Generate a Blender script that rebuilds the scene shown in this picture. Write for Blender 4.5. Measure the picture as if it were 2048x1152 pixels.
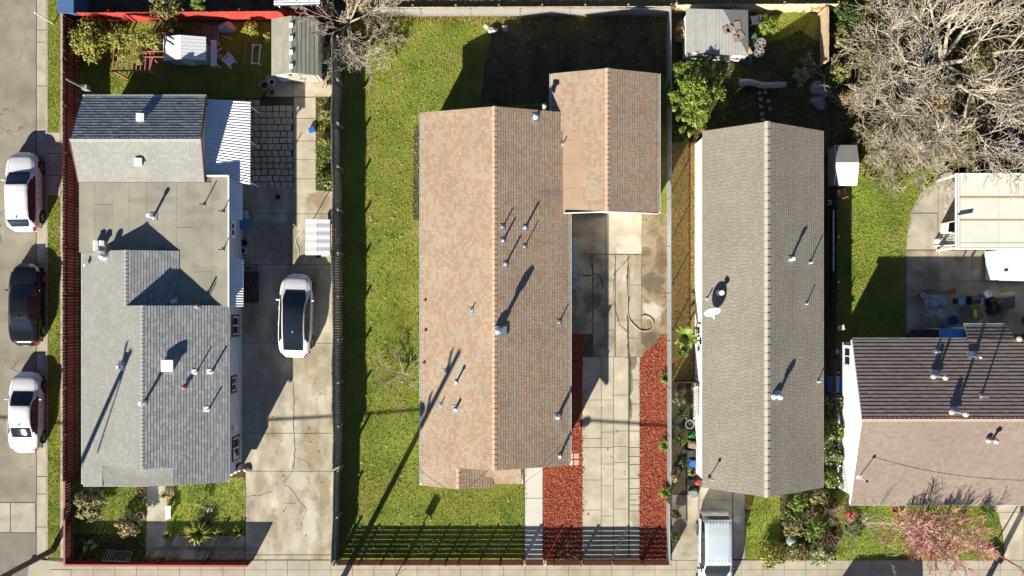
import bpy, math, random
import numpy as np
from mathutils import Vector, Matrix
random.seed(7); RNG = np.random.default_rng(7)
for o in list(bpy.data.objects): bpy.data.objects.remove(o)
scene = bpy.context.scene
COL = scene.collection

# ------------------------------------------------------------------ camera, sky, sun, exposure
H = 54.0            # drone height above the lots
F = 1890.0          # focal length in photo pixels (2048 wide)
CX, CY = 1024.0, 609.0
cam = bpy.data.cameras.new('drone_camera')
cam.sensor_width = 36.0; cam.lens = 36.0 * F / 2048.0
cam.shift_y = (CY - 576.0) / 2048.0
cam.clip_start = 0.5; cam.clip_end = 1000
camo = bpy.data.objects.new('drone_camera', cam); COL.objects.link(camo)
camo.location = (0, 0, H)
scene.camera = camo

SUN_TO = Vector((-0.97, -1.86, 1.0)).normalized()      # towards the sun
world = bpy.data.worlds.new('World'); scene.world = world; world.use_nodes = True
nt = world.node_tree; bg = nt.nodes['Background']
sky = nt.nodes.new('ShaderNodeTexSky'); sky.sky_type = 'NISHITA'; sky.sun_disc = False; sky.dust_density = 0.0; sky.ozone_density = 3.0; sky.air_density = 0.6
sky.sun_elevation = math.asin(SUN_TO.z); sky.sun_rotation = math.atan2(SUN_TO.x, SUN_TO.y)
nt.links.new(sky.outputs[0], bg.inputs[0]); bg.inputs[1].default_value = 0.05
sun = bpy.data.lights.new('sun', 'SUN'); sun.energy = 5.0; sun.angle = math.radians(0.5); sun.color = (1.0, 0.93, 0.80)
suno = bpy.data.objects.new('sun', sun); COL.objects.link(suno)
suno.rotation_euler = (-SUN_TO).to_track_quat('-Z', 'Y').to_euler(); suno.location = SUN_TO * 80
vs = scene.view_settings
vs.view_transform = 'Standard'; vs.look = 'None'; vs.exposure = 1.2; vs.gamma = 1.0; vs.use_curve_mapping = False

def W(px, py, z=0.0):
    """ground (or height z) point seen at a photo pixel"""
    k = (H - z) / F
    return Vector(((px - CX) * k, -(py - CY) * k, z))

# ------------------------------------------------------------------ materials
MATS = {}
def mat(name, cols, scale=2.0, rough=0.9, bump=0.0, bscale=40.0, fine=0.15, fscale=70.0, island=False,
        metal=0.0, spec=0.25, big=0.0, bigscale=0.25, cracks=None, stretch=None, contrast=(0.3, 0.7), alpha=None, trans=0.0, patches=(), spots=()):
    if name in MATS: return MATS[name]
    m = bpy.data.materials.new(name); MATS[name] = m; m.use_nodes = True
    nt = m.node_tree; N = nt.nodes; L = nt.links
    b = N['Principled BSDF']
    b.inputs['Roughness'].default_value = rough; b.inputs['Metallic'].default_value = metal
    b.inputs['Specular IOR Level'].default_value = spec
    if trans: b.inputs['Transmission Weight'].default_value = trans
    geo = N.new('ShaderNodeNewGeometry')
    vec = geo.outputs['Position']
    if stretch:
        mp = N.new('ShaderNodeVectorMath'); mp.operation = 'MULTIPLY'; mp.inputs[1].default_value = stretch
        L.new(vec, mp.inputs[0]); vec = mp.outputs[0]
    def noise(s, d=4.0, v=None):
        n = N.new('ShaderNodeTexNoise'); n.inputs['Scale'].default_value = s; n.inputs['Detail'].default_value = d
        L.new(v or vec, n.inputs['Vector']); return n.outputs['Fac']
    ramp = N.new('ShaderNodeValToRGB'); cr = ramp.color_ramp
    k = len(cols)
    if k == 1: cols = [cols[0], cols[0]]; k = 2
    lo, hi = (0.0, 1.0) if island else contrast
    while len(cr.elements) < k: cr.elements.new(0.5)
    for i, c in enumerate(cols):
        cr.elements[i].position = lo + (hi - lo) * i / (k - 1 if not island else k)
        cr.elements[i].color = (c[0], c[1], c[2], 1)
    if island: cr.interpolation = 'CONSTANT'
    L.new(geo.outputs['Random Per Island'] if island else noise(scale), ramp.inputs['Fac'])
    col = ramp.outputs['Color']
    def mult(col, facsock, amt, lo=0.25, hi=0.75):
        mr = N.new('ShaderNodeMapRange'); mr.inputs['From Min'].default_value = lo; mr.inputs['From Max'].default_value = hi
        mr.inputs['To Min'].default_value = 1 - amt; mr.inputs['To Max'].default_value = 1 + amt
        L.new(facsock, mr.inputs['Value'])
        mx = N.new('ShaderNodeVectorMath'); mx.operation = 'SCALE'
        L.new(col, mx.inputs[0]); L.new(mr.outputs[0], mx.inputs['Scale']); return mx.outputs[0]
    if fine: col = mult(col, noise(fscale, 3.0), fine)
    if big: col = mult(col, noise(bigscale, 5.0), big)
    if cracks:                                   # (scale, width, darkness)
        dv = N.new('ShaderNodeTexNoise'); dv.inputs['Scale'].default_value = cracks[0] * 1.7; dv.inputs['Detail'].default_value = 5
        L.new(vec, dv.inputs['Vector'])
        ad = N.new('ShaderNodeVectorMath'); ad.operation = 'MULTIPLY_ADD'; ad.inputs[1].default_value = (1.3, 1.3, 0)
        L.new(dv.outputs['Color'], ad.inputs[0]); L.new(vec, ad.inputs[2])
        vo = N.new('ShaderNodeTexVoronoi'); vo.feature = 'DISTANCE_TO_EDGE'; vo.inputs['Scale'].default_value = cracks[0]
        L.new(ad.outputs[0], vo.inputs['Vector'])
        mr = N.new('ShaderNodeMapRange'); mr.inputs['From Min'].default_value = 0; mr.inputs['From Max'].default_value = cracks[1]
        mr.inputs['To Min'].default_value = cracks[2]; mr.inputs['To Max'].default_value = 1
        L.new(vo.outputs['Distance'], mr.inputs['Value'])
        ms = N.new('ShaderNodeMapRange'); ms.inputs['From Min'].default_value = 0.48; ms.inputs['From Max'].default_value = 0.6
        L.new(noise(0.35, 3), ms.inputs['Value'])
        mm = N.new('ShaderNodeMix'); mm.data_type = 'FLOAT'; mm.inputs[2].default_value = 1.0
        L.new(ms.outputs[0], mm.inputs[0]); L.new(mr.outputs[0], mm.inputs[3])
        mx = N.new('ShaderNodeVectorMath'); mx.operation = 'SCALE'
        L.new(col, mx.inputs[0]); L.new(mm.outputs[0], mx.inputs['Scale']); col = mx.outputs[0]
    def blend(col, fac, c):
        mx = N.new('ShaderNodeMix'); mx.data_type = 'RGBA'; L.new(fac, mx.inputs[0]); L.new(col, mx.inputs[6]); mx.inputs[7].default_value = (c[0], c[1], c[2], 1); return mx.outputs[2]
    for c, sc, lo_, hi_, off in patches:                 # worn or faded areas that follow a noise field
        sh = N.new('ShaderNodeVectorMath'); sh.operation = 'ADD'; sh.inputs[1].default_value = (off, off * 1.7, 0); L.new(geo.outputs['Position'], sh.inputs[0])
        mr = N.new('ShaderNodeMapRange'); mr.interpolation_type = 'SMOOTHSTEP'; mr.inputs['From Min'].default_value = lo_; mr.inputs['From Max'].default_value = hi_; mr.inputs['To Max'].default_value = .8
        L.new(noise(sc, 5.0, sh.outputs[0]), mr.inputs['Value']); col = blend(col, mr.outputs[0], c)
    for px, py, rx, ry, z, c, amt in spots:              # stains at known places, ragged edges
        p0 = W(px, py, z); sb = N.new('ShaderNodeVectorMath'); sb.operation = 'SUBTRACT'; sb.inputs[1].default_value = (p0.x, p0.y, 0); L.new(geo.outputs['Position'], sb.inputs[0])
        ml = N.new('ShaderNodeVectorMath'); ml.operation = 'MULTIPLY'; ml.inputs[1].default_value = (35. / rx, 35. / ry, 0); L.new(sb.outputs[0], ml.inputs[0])
        ln = N.new('ShaderNodeVectorMath'); ln.operation = 'LENGTH'; L.new(ml.outputs[0], ln.inputs[0])
        ma = N.new('ShaderNodeMath'); ma.operation = 'MULTIPLY_ADD'; ma.inputs[1].default_value = 1.8; L.new(noise(2.2, 6.0, geo.outputs['Position']), ma.inputs[0]); L.new(ln.outputs['Value'], ma.inputs[2])
        mr = N.new('ShaderNodeMapRange'); mr.interpolation_type = 'SMOOTHSTEP'; mr.inputs['From Min'].default_value = 1.95; mr.inputs['From Max'].default_value = 1.45; mr.inputs['To Max'].default_value = amt
        L.new(ma.outputs[0], mr.inputs['Value']); col = blend(col, mr.outputs[0], c)
    L.new(col, b.inputs['Base Color'])
    if bump:
        bp = N.new('ShaderNodeBump'); bp.inputs['Strength'].default_value = bump; bp.inputs['Distance'].default_value = 0.03
        L.new(noise(bscale, 4.0), bp.inputs['Height']); L.new(bp.outputs[0], b.inputs['Normal'])
    return m

def plain(name, c, rough=0.5, metal=0.0, spec=0.5, fine=0.06, fscale=9.0, **k):
    return mat(name, [c], rough=rough, metal=metal, spec=spec, fine=fine, fscale=fscale, **k)

def leafmat(name, cols, rough=0.55):
    m = mat(name, cols, island=True, fine=0.2, fscale=5.0, rough=rough, spec=0.3)
    return m

# ------------------------------------------------------------------ mesh builder
class MB:
    def __init__(s): s.v = []; s.f = []
    def add(s, vs, fs):
        n = len(s.v); s.v.extend([tuple(x) for x in vs]); s.f.extend([tuple(i + n for i in f) for f in fs]); return s
    def box(s, c, size, rz=0.0, ry=0.0, rx=0.0):
        M_ = Matrix.Rotation(rz, 3, 'Z') @ Matrix.Rotation(ry, 3, 'Y') @ Matrix.Rotation(rx, 3, 'X')
        c = Vector(c); hx, hy, hz = size[0] / 2, size[1] / 2, size[2] / 2
        vs = [c + M_ @ Vector((x * hx, y * hy, z * hz)) for z in (-1, 1) for x, y in ((-1, -1), (1, -1), (1, 1), (-1, 1))]
        return s.add(vs, [(3, 2, 1, 0), (4, 5, 6, 7), (0, 1, 5, 4), (1, 2, 6, 5), (2, 3, 7, 6), (3, 0, 4, 7)])
    def beam(s, a, b, w, h, up=(0, 0, 1)):
        a = Vector(a); b = Vector(b); d = (b - a).normalized(); up = Vector(up)
        if abs(d.dot(up)) > 0.98: up = Vector((0, 1, 0))
        x = d.cross(up).normalized(); y = x.cross(d).normalized()
        vs = [p + x * (sx * w / 2) + y * (sy * h / 2) for p in (a, b) for sx, sy in ((-1, -1), (1, -1), (1, 1), (-1, 1))]
        return s.add(vs, [(3, 2, 1, 0), (4, 5, 6, 7), (0, 1, 5, 4), (1, 2, 6, 5), (2, 3, 7, 6), (3, 0, 4, 7)])
    def cyl(s, a, b, r0, r1=None, n=8, cap=True):
        r1 = r0 if r1 is None else r1
        a = Vector(a); b = Vector(b); d = (b - a).normalized()
        up = Vector((0, 0, 1)) if abs(d.z) < 0.95 else Vector((1, 0, 0))
        x = d.cross(up).normalized(); y = d.cross(x)
        vs = []
        for p, r in ((a, r0), (b, r1)):
            for i in range(n):
                t = 2 * math.pi * i / n
                vs.append(p + x * (math.cos(t) * r) + y * (math.sin(t) * r))
        fs = [(i, (i + 1) % n, n + (i + 1) % n, n + i) for i in range(n)]
        if cap: fs += [tuple(range(n))[::-1], tuple(range(n, 2 * n))]
        return s.add(vs, fs)
    def lathe(s, c, prof, n=14):
        """prof: (r, z) from bottom to top around vertical axis through c"""
        c = Vector(c); vs = []; fs = []; m = len(prof)
        for r, z in prof:
            for i in range(n):
                t = 2 * math.pi * i / n; vs.append((c.x + math.cos(t) * r, c.y + math.sin(t) * r, c.z + z))
        for j in range(m - 1):
            for i in range(n): fs.append((j * n + i, j * n + (i + 1) % n, (j + 1) * n + (i + 1) % n, (j + 1) * n + i))
        fs.append(tuple(range(n))[::-1]); fs.append(tuple(range((m - 1) * n, m * n)))
        return s.add(vs, fs)
    def prism(s, poly, z0, z1):
        a = sum(poly[i][0] * poly[(i + 1) % len(poly)][1] - poly[(i + 1) % len(poly)][0] * poly[i][1] for i in range(len(poly)))
        if a < 0: poly = poly[::-1]
        n = len(poly)
        vs = [(p[0], p[1], z0) for p in poly] + [(p[0], p[1], z1) for p in poly]
        fs = [tuple(range(n))[::-1], tuple(range(n, 2 * n))] + [(i, (i + 1) % n, n + (i + 1) % n, n + i) for i in range(n)]
        return s.add(vs, fs)
    def slab3(s, pts, t):
        """polygon of 3-D points given thickness straight down"""
        n = len(pts)
        pts = [Vector(p) for p in pts]
        nz = sum((pts[i].x * pts[(i + 1) % n].y - pts[(i + 1) % n].x * pts[i].y) for i in range(n))
        if nz < 0: pts = pts[::-1]
        vs = pts + [p - Vector((0, 0, t)) for p in pts]
        fs = [tuple(range(n)), tuple(range(n, 2 * n))[::-1]] + [(i, n + i, n + (i + 1) % n, (i + 1) % n) for i in range(n)]
        return s.add(vs, fs)
    def ball(s, c, r, n=10, m=6):
        c = Vector(c)
        if not hasattr(r, '__len__'): r = (r, r, r)
        vs = [(c.x, c.y, c.z - r[2])]
        for j in range(1, m):
            t = math.pi * j / m
            for i in range(n):
                a = 2 * math.pi * i / n
                vs.append((c.x + r[0] * math.sin(t) * math.cos(a), c.y + r[1] * math.sin(t) * math.sin(a), c.z - r[2] * math.cos(t)))
        vs.append((c.x, c.y, c.z + r[2])); top = len(vs) - 1
        fs = [(0, 1 + (i + 1) % n, 1 + i) for i in range(n)]
        for j in range(m - 2):
            b0 = 1 + j * n
            fs += [(b0 + i, b0 + (i + 1) % n, b0 + n + (i + 1) % n, b0 + n + i) for i in range(n)]
        b0 = 1 + (m - 2) * n
        fs += [(b0 + i, b0 + (i + 1) % n, top) for i in range(n)]
        return s.add(vs, fs)
    def build(s, name, m, parent=None, smooth=False, kind=None, org=None):
        """vertices are world coordinates; the parent's world origin is subtracted"""
        me = bpy.data.meshes.new(name)
        o0 = Vector((0, 0, 0))
        if parent is not None: o0 = worldorg(parent)
        vs = [(v[0] - o0.x, v[1] - o0.y, v[2] - o0.z) for v in s.v]
        me.from_pydata(vs, [], s.f); me.materials.append(m)
        if smooth: me.polygons.foreach_set('use_smooth', [True] * len(me.polygons))
        me.update()
        o = bpy.data.objects.new(name, me); COL.objects.link(o)
        if parent is not None: o.parent = parent
        if kind: o['kind'] = kind
        return o

def worldorg(o):
    p = Vector((0, 0, 0))
    while o is not None: p = p + Vector(o.location); o = o.parent
    return p

def tag(o, label, cat, group=None):
    o['label'] = label; o['category'] = cat
    if group: o['group'] = group
    return o
def thing(name, label, cat, loc, group=None):
    o = bpy.data.objects.new(name, None); COL.objects.link(o); o.location = loc; o.empty_display_size = 0.2
    return tag(o, label, cat, group)
def struct(o): o['kind'] = 'structure'; return o
def inst(name, me, parent, loc, rot=(0, 0, 0), scale=(1, 1, 1)):
    """shared-mesh piece, loc in world coordinates"""
    o = bpy.data.objects.new(name, me); COL.objects.link(o)
    l = Vector(loc)
    if parent is not None: l = l - worldorg(parent); o.parent = parent
    o.location = l; o.rotation_euler = rot; o.scale = scale
    return o
def boxmesh(name, size, m, bev=0.0):
    b = MB().box((0, 0, 0), size)
    me = bpy.data.meshes.new(name); me.from_pydata(b.v, [], b.f); me.materials.append(m); me.update(); return me
def sheet(name, pxs, z, m, kind='structure'):
    """flat sheet from photo-pixel outline"""
    p = [W(x, y, z) for x, y in pxs]
    b = MB(); n = len(p)
    a = sum(p[i].x * p[(i + 1) % n].y - p[(i + 1) % n].x * p[i].y for i in range(n))
    if a < 0: p = p[::-1]
    b.add(p, [tuple(range(n))])
    o = b.build(name, m); o['kind'] = kind; return o
def slabpx(pxs, z0, z1): return MB().prism([tuple(W(x, y, z1)[:2]) for x, y in pxs], z0, z1)
def R(a, b): return random.uniform(a, b)

def inpoly(x, y, poly):
    c = False; n = len(poly); j = n - 1
    for i in range(n):
        xi, yi = poly[i][0], poly[i][1]; xj, yj = poly[j][0], poly[j][1]
        if (yi > y) != (yj > y) and x < (xj - xi) * (y - yi) / (yj - yi) + xi: c = not c
        j = i
    return c
def np_in(P, poly):
    x, y = P[:, 0], P[:, 1]; c = np.zeros(len(P), bool); n = len(poly); j = n - 1
    for i in range(n):
        xi, yi = poly[i][0], poly[i][1]; xj, yj = poly[j][0], poly[j][1]
        with np.errstate(divide='ignore', invalid='ignore'):
            t = ((yi > y) != (yj > y)) & (x < (xj - xi) * (y - yi) / (yj - yi + 1e-12) + xi)
        c ^= t; j = i
    return c
def np_build(name, verts, nper, faces_local, m, parent=None, kind=None):
    """many alike small islands: verts (K, nper, 3)"""
    K = len(verts); V = verts.reshape(-1, 3).astype(np.float32).copy()
    if parent is not None: V -= np.array(worldorg(parent)[:], np.float32)
    me = bpy.data.meshes.new(name)
    fl = np.array(faces_local); nf, nv = fl.shape
    idx = (fl[None] + (np.arange(K) * nper)[:, None, None]).reshape(-1).astype(np.int32)
    me.vertices.add(len(V)); me.vertices.foreach_set('co', V.ravel())
    me.loops.add(len(idx)); me.loops.foreach_set('vertex_index', idx)
    me.polygons.add(K * nf)
    me.polygons.foreach_set('loop_start', np.arange(0, K * nf * nv, nv, dtype=np.int32))
    me.polygons.foreach_set('loop_total', np.full(K * nf, nv, np.int32))
    me.materials.append(m); me.polygons.foreach_set('use_smooth', np.zeros(K * nf, bool)); me.update(calc_edges=True); me.validate()
    o = bpy.data.objects.new(name, me); COL.objects.link(o)
    if parent is not None: o.parent = parent
    if kind: o['kind'] = kind
    return o
def scatter(name, pxpoly, dens, m, blade=(0.03, 0.07), flat=False, label=None, cat=None, z=0.012, holes=(), clump=0.0):
    """grass blades (leaning triangles) or flat chips over an outline: one uncountable mass"""
    poly = [tuple(W(x, y)[:2]) for x, y in pxpoly]
    xs = [p[0] for p in poly]; ys = [p[1] for p in poly]
    n = int((max(xs) - min(xs)) * (max(ys) - min(ys)) * dens)
    P = np.stack([RNG.uniform(min(xs), max(xs), n), RNG.uniform(min(ys), max(ys), n)], 1)
    k = np_in(P, poly)
    for h in holes: k &= ~np_in(P, [tuple(W(x, y)[:2]) for x, y in h])
    P = P[k]; n = len(P)
    if clump:
        f = np.sin(P[:, 0] * 2.1 + np.sin(P[:, 1] * 1.3) * 2) * np.sin(P[:, 1] * 1.7 + np.cos(P[:, 0] * 1.1) * 2)
        P = P[f > RNG.uniform(-1.4, 1.0, n) * clump]; n = len(P)
    a = RNG.uniform(0, 2 * math.pi, n); d = np.stack([np.cos(a), np.sin(a)], 1); pr = np.stack([-d[:, 1], d[:, 0]], 1)
    w = RNG.uniform(0.6, 1.4, n)[:, None] * blade[0]; h = RNG.uniform(0.5, 1.3, n)[:, None] * blade[1]
    V = np.zeros((n, 4, 3))
    if flat:
        zt = RNG.uniform(0.0, 0.05, (n, 1)) + z
        tl = RNG.uniform(-0.02, 0.02, (n, 1))
        V[:, 0, :2] = P - d * h / 2 - pr * w / 2; V[:, 1, :2] = P + d * h / 2 - pr * w / 2
        V[:, 2, :2] = P + d * h / 2 + pr * w / 2; V[:, 3, :2] = P - d * h / 2 + pr * w / 2
        V[:, 0, 2] = (zt - tl)[:, 0]; V[:, 3, 2] = (zt)[:, 0]; V[:, 1, 2] = (zt + tl)[:, 0]; V[:, 2, 2] = (zt + 1.5 * tl)[:, 0]
        o = np_build(name, V, 4, [(0, 1, 2, 3)], m, kind='stuff')
    else:
        ln = RNG.uniform(0.3, 1.1, n)[:, None] * h
        V = V[:, :3]
        V[:, 0, :2] = P - pr * w / 2; V[:, 1, :2] = P + pr * w / 2; V[:, 2, :2] = P + d * ln
        V[:, :2, 2] = z - 0.01; V[:, 2, 2] = z + h[:, 0]
        o = np_build(name, V, 3, [(0, 1, 2)], m, kind='stuff')
    if label: o['label'] = label; o['category'] = cat
    return o

# ------------------------------------------------------------------ roofs
def poly_intervals(uv, v):
    xs = []; n = len(uv)
    for i in range(n):
        (u0, v0), (u1, v1) = uv[i], uv[(i + 1) % n]
        if (v0 > v) != (v1 > v): xs.append(u0 + (v - v0) / (v1 - v0) * (u1 - u0))
    xs.sort(); return [(xs[i], xs[i + 1]) for i in range(0, len(xs) - 1, 2)]
PLANES = {}
def slope(house, pts, m, deck, cs=0.15, tw=(0.16, 0.30), th=0.018, thick=0.10, name='roof_slope', gap=0.006, shingle='shingles', tv=.08):
    pts = [Vector(p) for p in pts]
    U = (pts[1] - pts[0]).normalized()
    N = Vector((0, 0, 0)); n = len(pts)
    for i in range(n): N += (pts[i] - pts[0]).cross(pts[(i + 1) % n] - pts[0])
    N.normalize()
    if N.z < 0: N = -N
    V = N.cross(U)
    if V.z < -1e-6: V = -V
    if abs(V.z) < 1e-6:
        c = sum(pts, Vector()) / n
        if (c - pts[0]).dot(V) < 0: V = -V
    d = MB().slab3(pts, thick).build(name, deck, house)
    PLANES.setdefault(house.name, []).append((pts, N))
    if shingle:
        uv = [((p - pts[0]).dot(U), (p - pts[0]).dot(V)) for p in pts]
        vmax = max(q[1] for q in uv); vmin = min(q[1] for q in uv)
        out = []
        i = 0; v = vmin
        while v < vmax - 0.02:
            v1 = min(v + cs + 0.01, vmax)
            for (a, b) in poly_intervals(uv, min(v + cs * 0.5, vmax - 0.005)):
                u = a - (R(0, tw[0]) if tw[1] < 1 else 0)
                while u < b - 0.01:
                    w = R(*tw); e = u + w
                    ua, ub = max(u, a) + gap / 2, min(e, b) - gap / 2
                    if ub - ua > 0.015:
                        t = th * R(1 - tv, 1 + tv)
                        A = pts[0] + U * ua + V * v; B = pts[0] + U * ub + V * v
                        Cc = pts[0] + U * ub + V * v1; D = pts[0] + U * ua + V * v1
                        out.append([A + N * t, B + N * t, Cc + N * (th * 0.3), D + N * (th * 0.3), A + N * 0.001, B + N * 0.001, Cc + N * 0.001, D + N * 0.001])
                    u = e
            v += cs; i += 1
        arr = np.array([[tuple(q) for q in t] for t in out])
        np_build(shingle, arr, 8, [(0, 1, 2, 3), (4, 5, 1, 0), (5, 6, 2, 1), (7, 4, 0, 3)], m, d, kind='stuff')
    return d
def fix(o): return o
def hit(house, px, py):
    best = None
    for pts, N in PLANES[house.name]:
        a = W(px, py, 0); o = Vector((0, 0, H)); d = a - o
        den = d.dot(N)
        if abs(den) < 1e-9: continue
        p = o + d * ((pts[0] - o).dot(N) / den)
        if inpoly(p.x, p.y, pts) and (best is None or p.z > best.z): best = p
    return best if best is not None else W(px, py, 3.0)
def ridge_caps(parent, a, b, sl, sr, m, step=0.28, w=0.14, lift=0.022, z=0.012):
    """bent cap pieces along a ridge from a to b; sl/sr: drop per metre on both sides"""
    a = Vector(a); b = Vector(b); L = (b - a).length; d = (b - a).normalized(); n = max(1, int(L / step)); st = L / n
    ang = math.atan2(d.y, d.x); l = st * 1.08; t = 0.02
    v = []
    for x, zz in ((-l / 2, lift), (l / 2, 0.004)):
        v += [(x, w, -w * sl + zz), (x, 0, zz + 0.01), (x, -w, -w * sr + zz)]
        v += [(x, w, -w * sl + zz - t), (x, 0, zz - t), (x, -w, -w * sr + zz - t)]
    f = [(0, 1, 7, 6), (1, 2, 8, 7), (0, 3, 4, 1), (1, 4, 5, 2), (6, 7, 10, 9), (7, 8, 11, 10), (0, 6, 9, 3), (2, 5, 11, 8)]
    me = bpy.data.meshes.new('ridge_cap'); me.from_pydata(v, [], f); me.materials.append(m); me.update()
    for i in range(n):
        p = a + d * (st * (i + 0.5)) + Vector((0, 0, z))
        inst('ridge_cap', me, parent, p, (0, 0, ang + R(-0.03, 0.03)))
# ------------------------------------------------------------------ colours
concrete = mat('concrete', [(.29, .26, .20), (.385, .35, .28), (.45, .415, .34)], scale=1.1, fine=.08, fscale=45, big=.16, bigscale=.5, bump=.12, bscale=60)
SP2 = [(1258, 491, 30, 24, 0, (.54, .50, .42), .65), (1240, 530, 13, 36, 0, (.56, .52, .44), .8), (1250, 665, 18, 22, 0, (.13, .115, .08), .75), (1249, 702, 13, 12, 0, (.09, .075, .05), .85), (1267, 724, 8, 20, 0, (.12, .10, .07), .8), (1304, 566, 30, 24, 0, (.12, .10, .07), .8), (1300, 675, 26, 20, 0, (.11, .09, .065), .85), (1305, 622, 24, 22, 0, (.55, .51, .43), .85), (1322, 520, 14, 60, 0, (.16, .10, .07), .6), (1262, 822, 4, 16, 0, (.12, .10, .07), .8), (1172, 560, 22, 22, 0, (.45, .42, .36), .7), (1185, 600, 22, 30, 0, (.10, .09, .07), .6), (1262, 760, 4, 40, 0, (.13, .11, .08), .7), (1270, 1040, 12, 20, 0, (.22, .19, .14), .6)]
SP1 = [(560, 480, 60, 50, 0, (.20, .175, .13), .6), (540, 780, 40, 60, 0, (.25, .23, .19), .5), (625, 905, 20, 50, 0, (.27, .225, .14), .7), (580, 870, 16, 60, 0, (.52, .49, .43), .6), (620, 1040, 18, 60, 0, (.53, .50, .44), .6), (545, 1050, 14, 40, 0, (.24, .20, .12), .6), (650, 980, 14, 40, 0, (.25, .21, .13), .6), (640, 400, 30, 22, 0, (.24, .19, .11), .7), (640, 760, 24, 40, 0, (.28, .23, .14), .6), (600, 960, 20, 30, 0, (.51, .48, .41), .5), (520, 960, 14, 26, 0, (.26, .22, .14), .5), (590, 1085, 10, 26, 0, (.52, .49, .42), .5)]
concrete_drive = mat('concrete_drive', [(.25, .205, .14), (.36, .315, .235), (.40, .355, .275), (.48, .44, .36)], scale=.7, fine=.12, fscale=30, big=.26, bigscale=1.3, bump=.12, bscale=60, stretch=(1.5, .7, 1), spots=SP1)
concrete_pale = mat('concrete_pale', [(.50, .48, .44), (.58, .55, .50)], scale=1.4, fine=.05, big=.08, bump=.08)
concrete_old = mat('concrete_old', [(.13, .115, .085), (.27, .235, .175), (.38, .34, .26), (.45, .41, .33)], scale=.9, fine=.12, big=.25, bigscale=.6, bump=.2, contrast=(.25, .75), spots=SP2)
concrete_new = mat('concrete_new', [(.39, .345, .255), (.45, .40, .305), (.50, .455, .365)], scale=1.2, fine=.09, fscale=35, big=.16, bigscale=.9, bump=.1, spots=SP2, patches=[((.34, .30, .22), .8, .52, .7, 3)])
sidewalk_m = mat('sidewalk_concrete', [(.34, .305, .24), (.42, .38, .305)], scale=1.3, fine=.1, big=.18, bigscale=.4, bump=.1)
asphalt = mat('asphalt', [(.205, .185, .145), (.26, .235, .185), (.305, .28, .225)], scale=.8, fine=.2, fscale=60, big=.18, bigscale=.35, bump=.35, bscale=70, cracks=(.8, .022, .38))
asphalt2 = mat('asphalt_patch', [(.165, .155, .125), (.225, .21, .17)], scale=1.2, fine=.2, fscale=60, big=.15, bump=.35, bscale=70, cracks=(.6, .01, .5))
dirt = mat('dirt', [(.045, .034, .022), (.085, .065, .040), (.12, .10, .065)], scale=1.4, fine=.3, fscale=30, big=.3, bump=.5, bscale=25)
drygrass = mat('dry_ground', [(.22, .135, .05), (.26, .17, .065), (.17, .16, .045)], scale=1.6, fine=.3, fscale=25, big=.2, bump=.5, bscale=25)
GP = [((.27, .215, .10), .42, .60, .76, 0), ((.21, .28, .035), .3, .54, .7, 11), ((.085, .15, .02), .5, .56, .72, 23)]
lawn_m = mat('lawn_soil', [(.11, .155, .02), (.165, .20, .028), (.21, .225, .04), (.25, .20, .075)], scale=.8, fine=.3, fscale=22, big=.25, bigscale=.22, bump=.6, bscale=18, contrast=(.28, .75), patches=GP)
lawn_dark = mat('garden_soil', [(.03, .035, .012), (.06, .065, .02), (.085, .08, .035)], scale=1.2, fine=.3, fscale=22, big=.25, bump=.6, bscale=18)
blade_m = mat('grass_blades', [(.17, .245, .024), (.22, .295, .03), (.28, .33, .042), (.33, .29, .085), (.13, .20, .02)], island=True, fine=.25, fscale=.45, rough=.7, patches=GP)
blade_dry = mat('dry_blades', [(.34, .20, .07), (.26, .21, .06), (.40, .28, .12), (.20, .18, .05)], island=True, fine=.25, fscale=.6, rough=.8)
mulch_m = mat('red_mulch', [(.26, .05, .03), (.33, .075, .045), (.19, .035, .022)], scale=6, fine=.3, fscale=25, bump=.6, bscale=30)
chip_m = mat('mulch_chips', [(.45, .12, .06), (.38, .085, .042), (.53, .19, .10), (.28, .055, .03), (.20, .06, .035)], island=True, fine=.15, rough=.85)
joint_m = mat('joint_soil', [(.09, .075, .045), (.14, .12, .07)], scale=4, fine=.2)
stain_m = mat('damp_stain', [(.10, .085, .06), (.16, .135, .10), (.24, .21, .155)], scale=2.5, fine=.25, fscale=20)
white_paint = plain('white_paint', (.78, .78, .76), .5)
white_wall = mat('white_stucco', [(.68, .68, .66), (.76, .76, .73)], scale=1.5, fine=.05, bump=.15, bscale=80)
pale_wall = mat('pale_stucco', [(.40, .47, .52), (.46, .53, .58)], scale=1.5, fine=.05, bump=.15, bscale=80)
tan_wall = mat('tan_siding', [(.40, .33, .25), (.46, .39, .30)], scale=1.5, fine=.05)
galv = plain('galvanised_metal', (.55, .56, .57), .4, .7)
dark_metal = plain('dark_metal', (.06, .06, .065), .5, .3)
pipe_m = plain('vent_pipe_paint', (.62, .63, .65), .5)
black_m = plain('black_plastic', (.018, .018, .02), .5)
rubber = plain('rubber', (.02, .02, .021), .8)
glass_m = plain('window_glass', (.02, .025, .03), .06, 0, .8, fine=0)
maroon_m = plain('maroon_trim', (.12, .025, .022), .6)
red_wood = mat('red_stained_boards', [(.36, .045, .035), (.42, .06, .045)], scale=3, fine=.15, fscale=20, rough=.8, big=.15, bigscale=1)
red_dark = mat('maroon_boards', [(.15, .022, .02), (.19, .03, .026)], scale=3, fine=.15, fscale=20, rough=.8, big=.15, bigscale=1)
red_rail = plain('red_rail', (.38, .10, .085), .8)
brown_slat = mat('brown_slats', [(.17, .065, .04), (.22, .09, .055)], scale=4, fine=.15, fscale=20, rough=.8)
grey_wood = mat('weathered_boards', [(.17, .17, .15), (.24, .235, .205), (.29, .28, .245)], scale=7, fine=.2, fscale=15, rough=.9)
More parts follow.
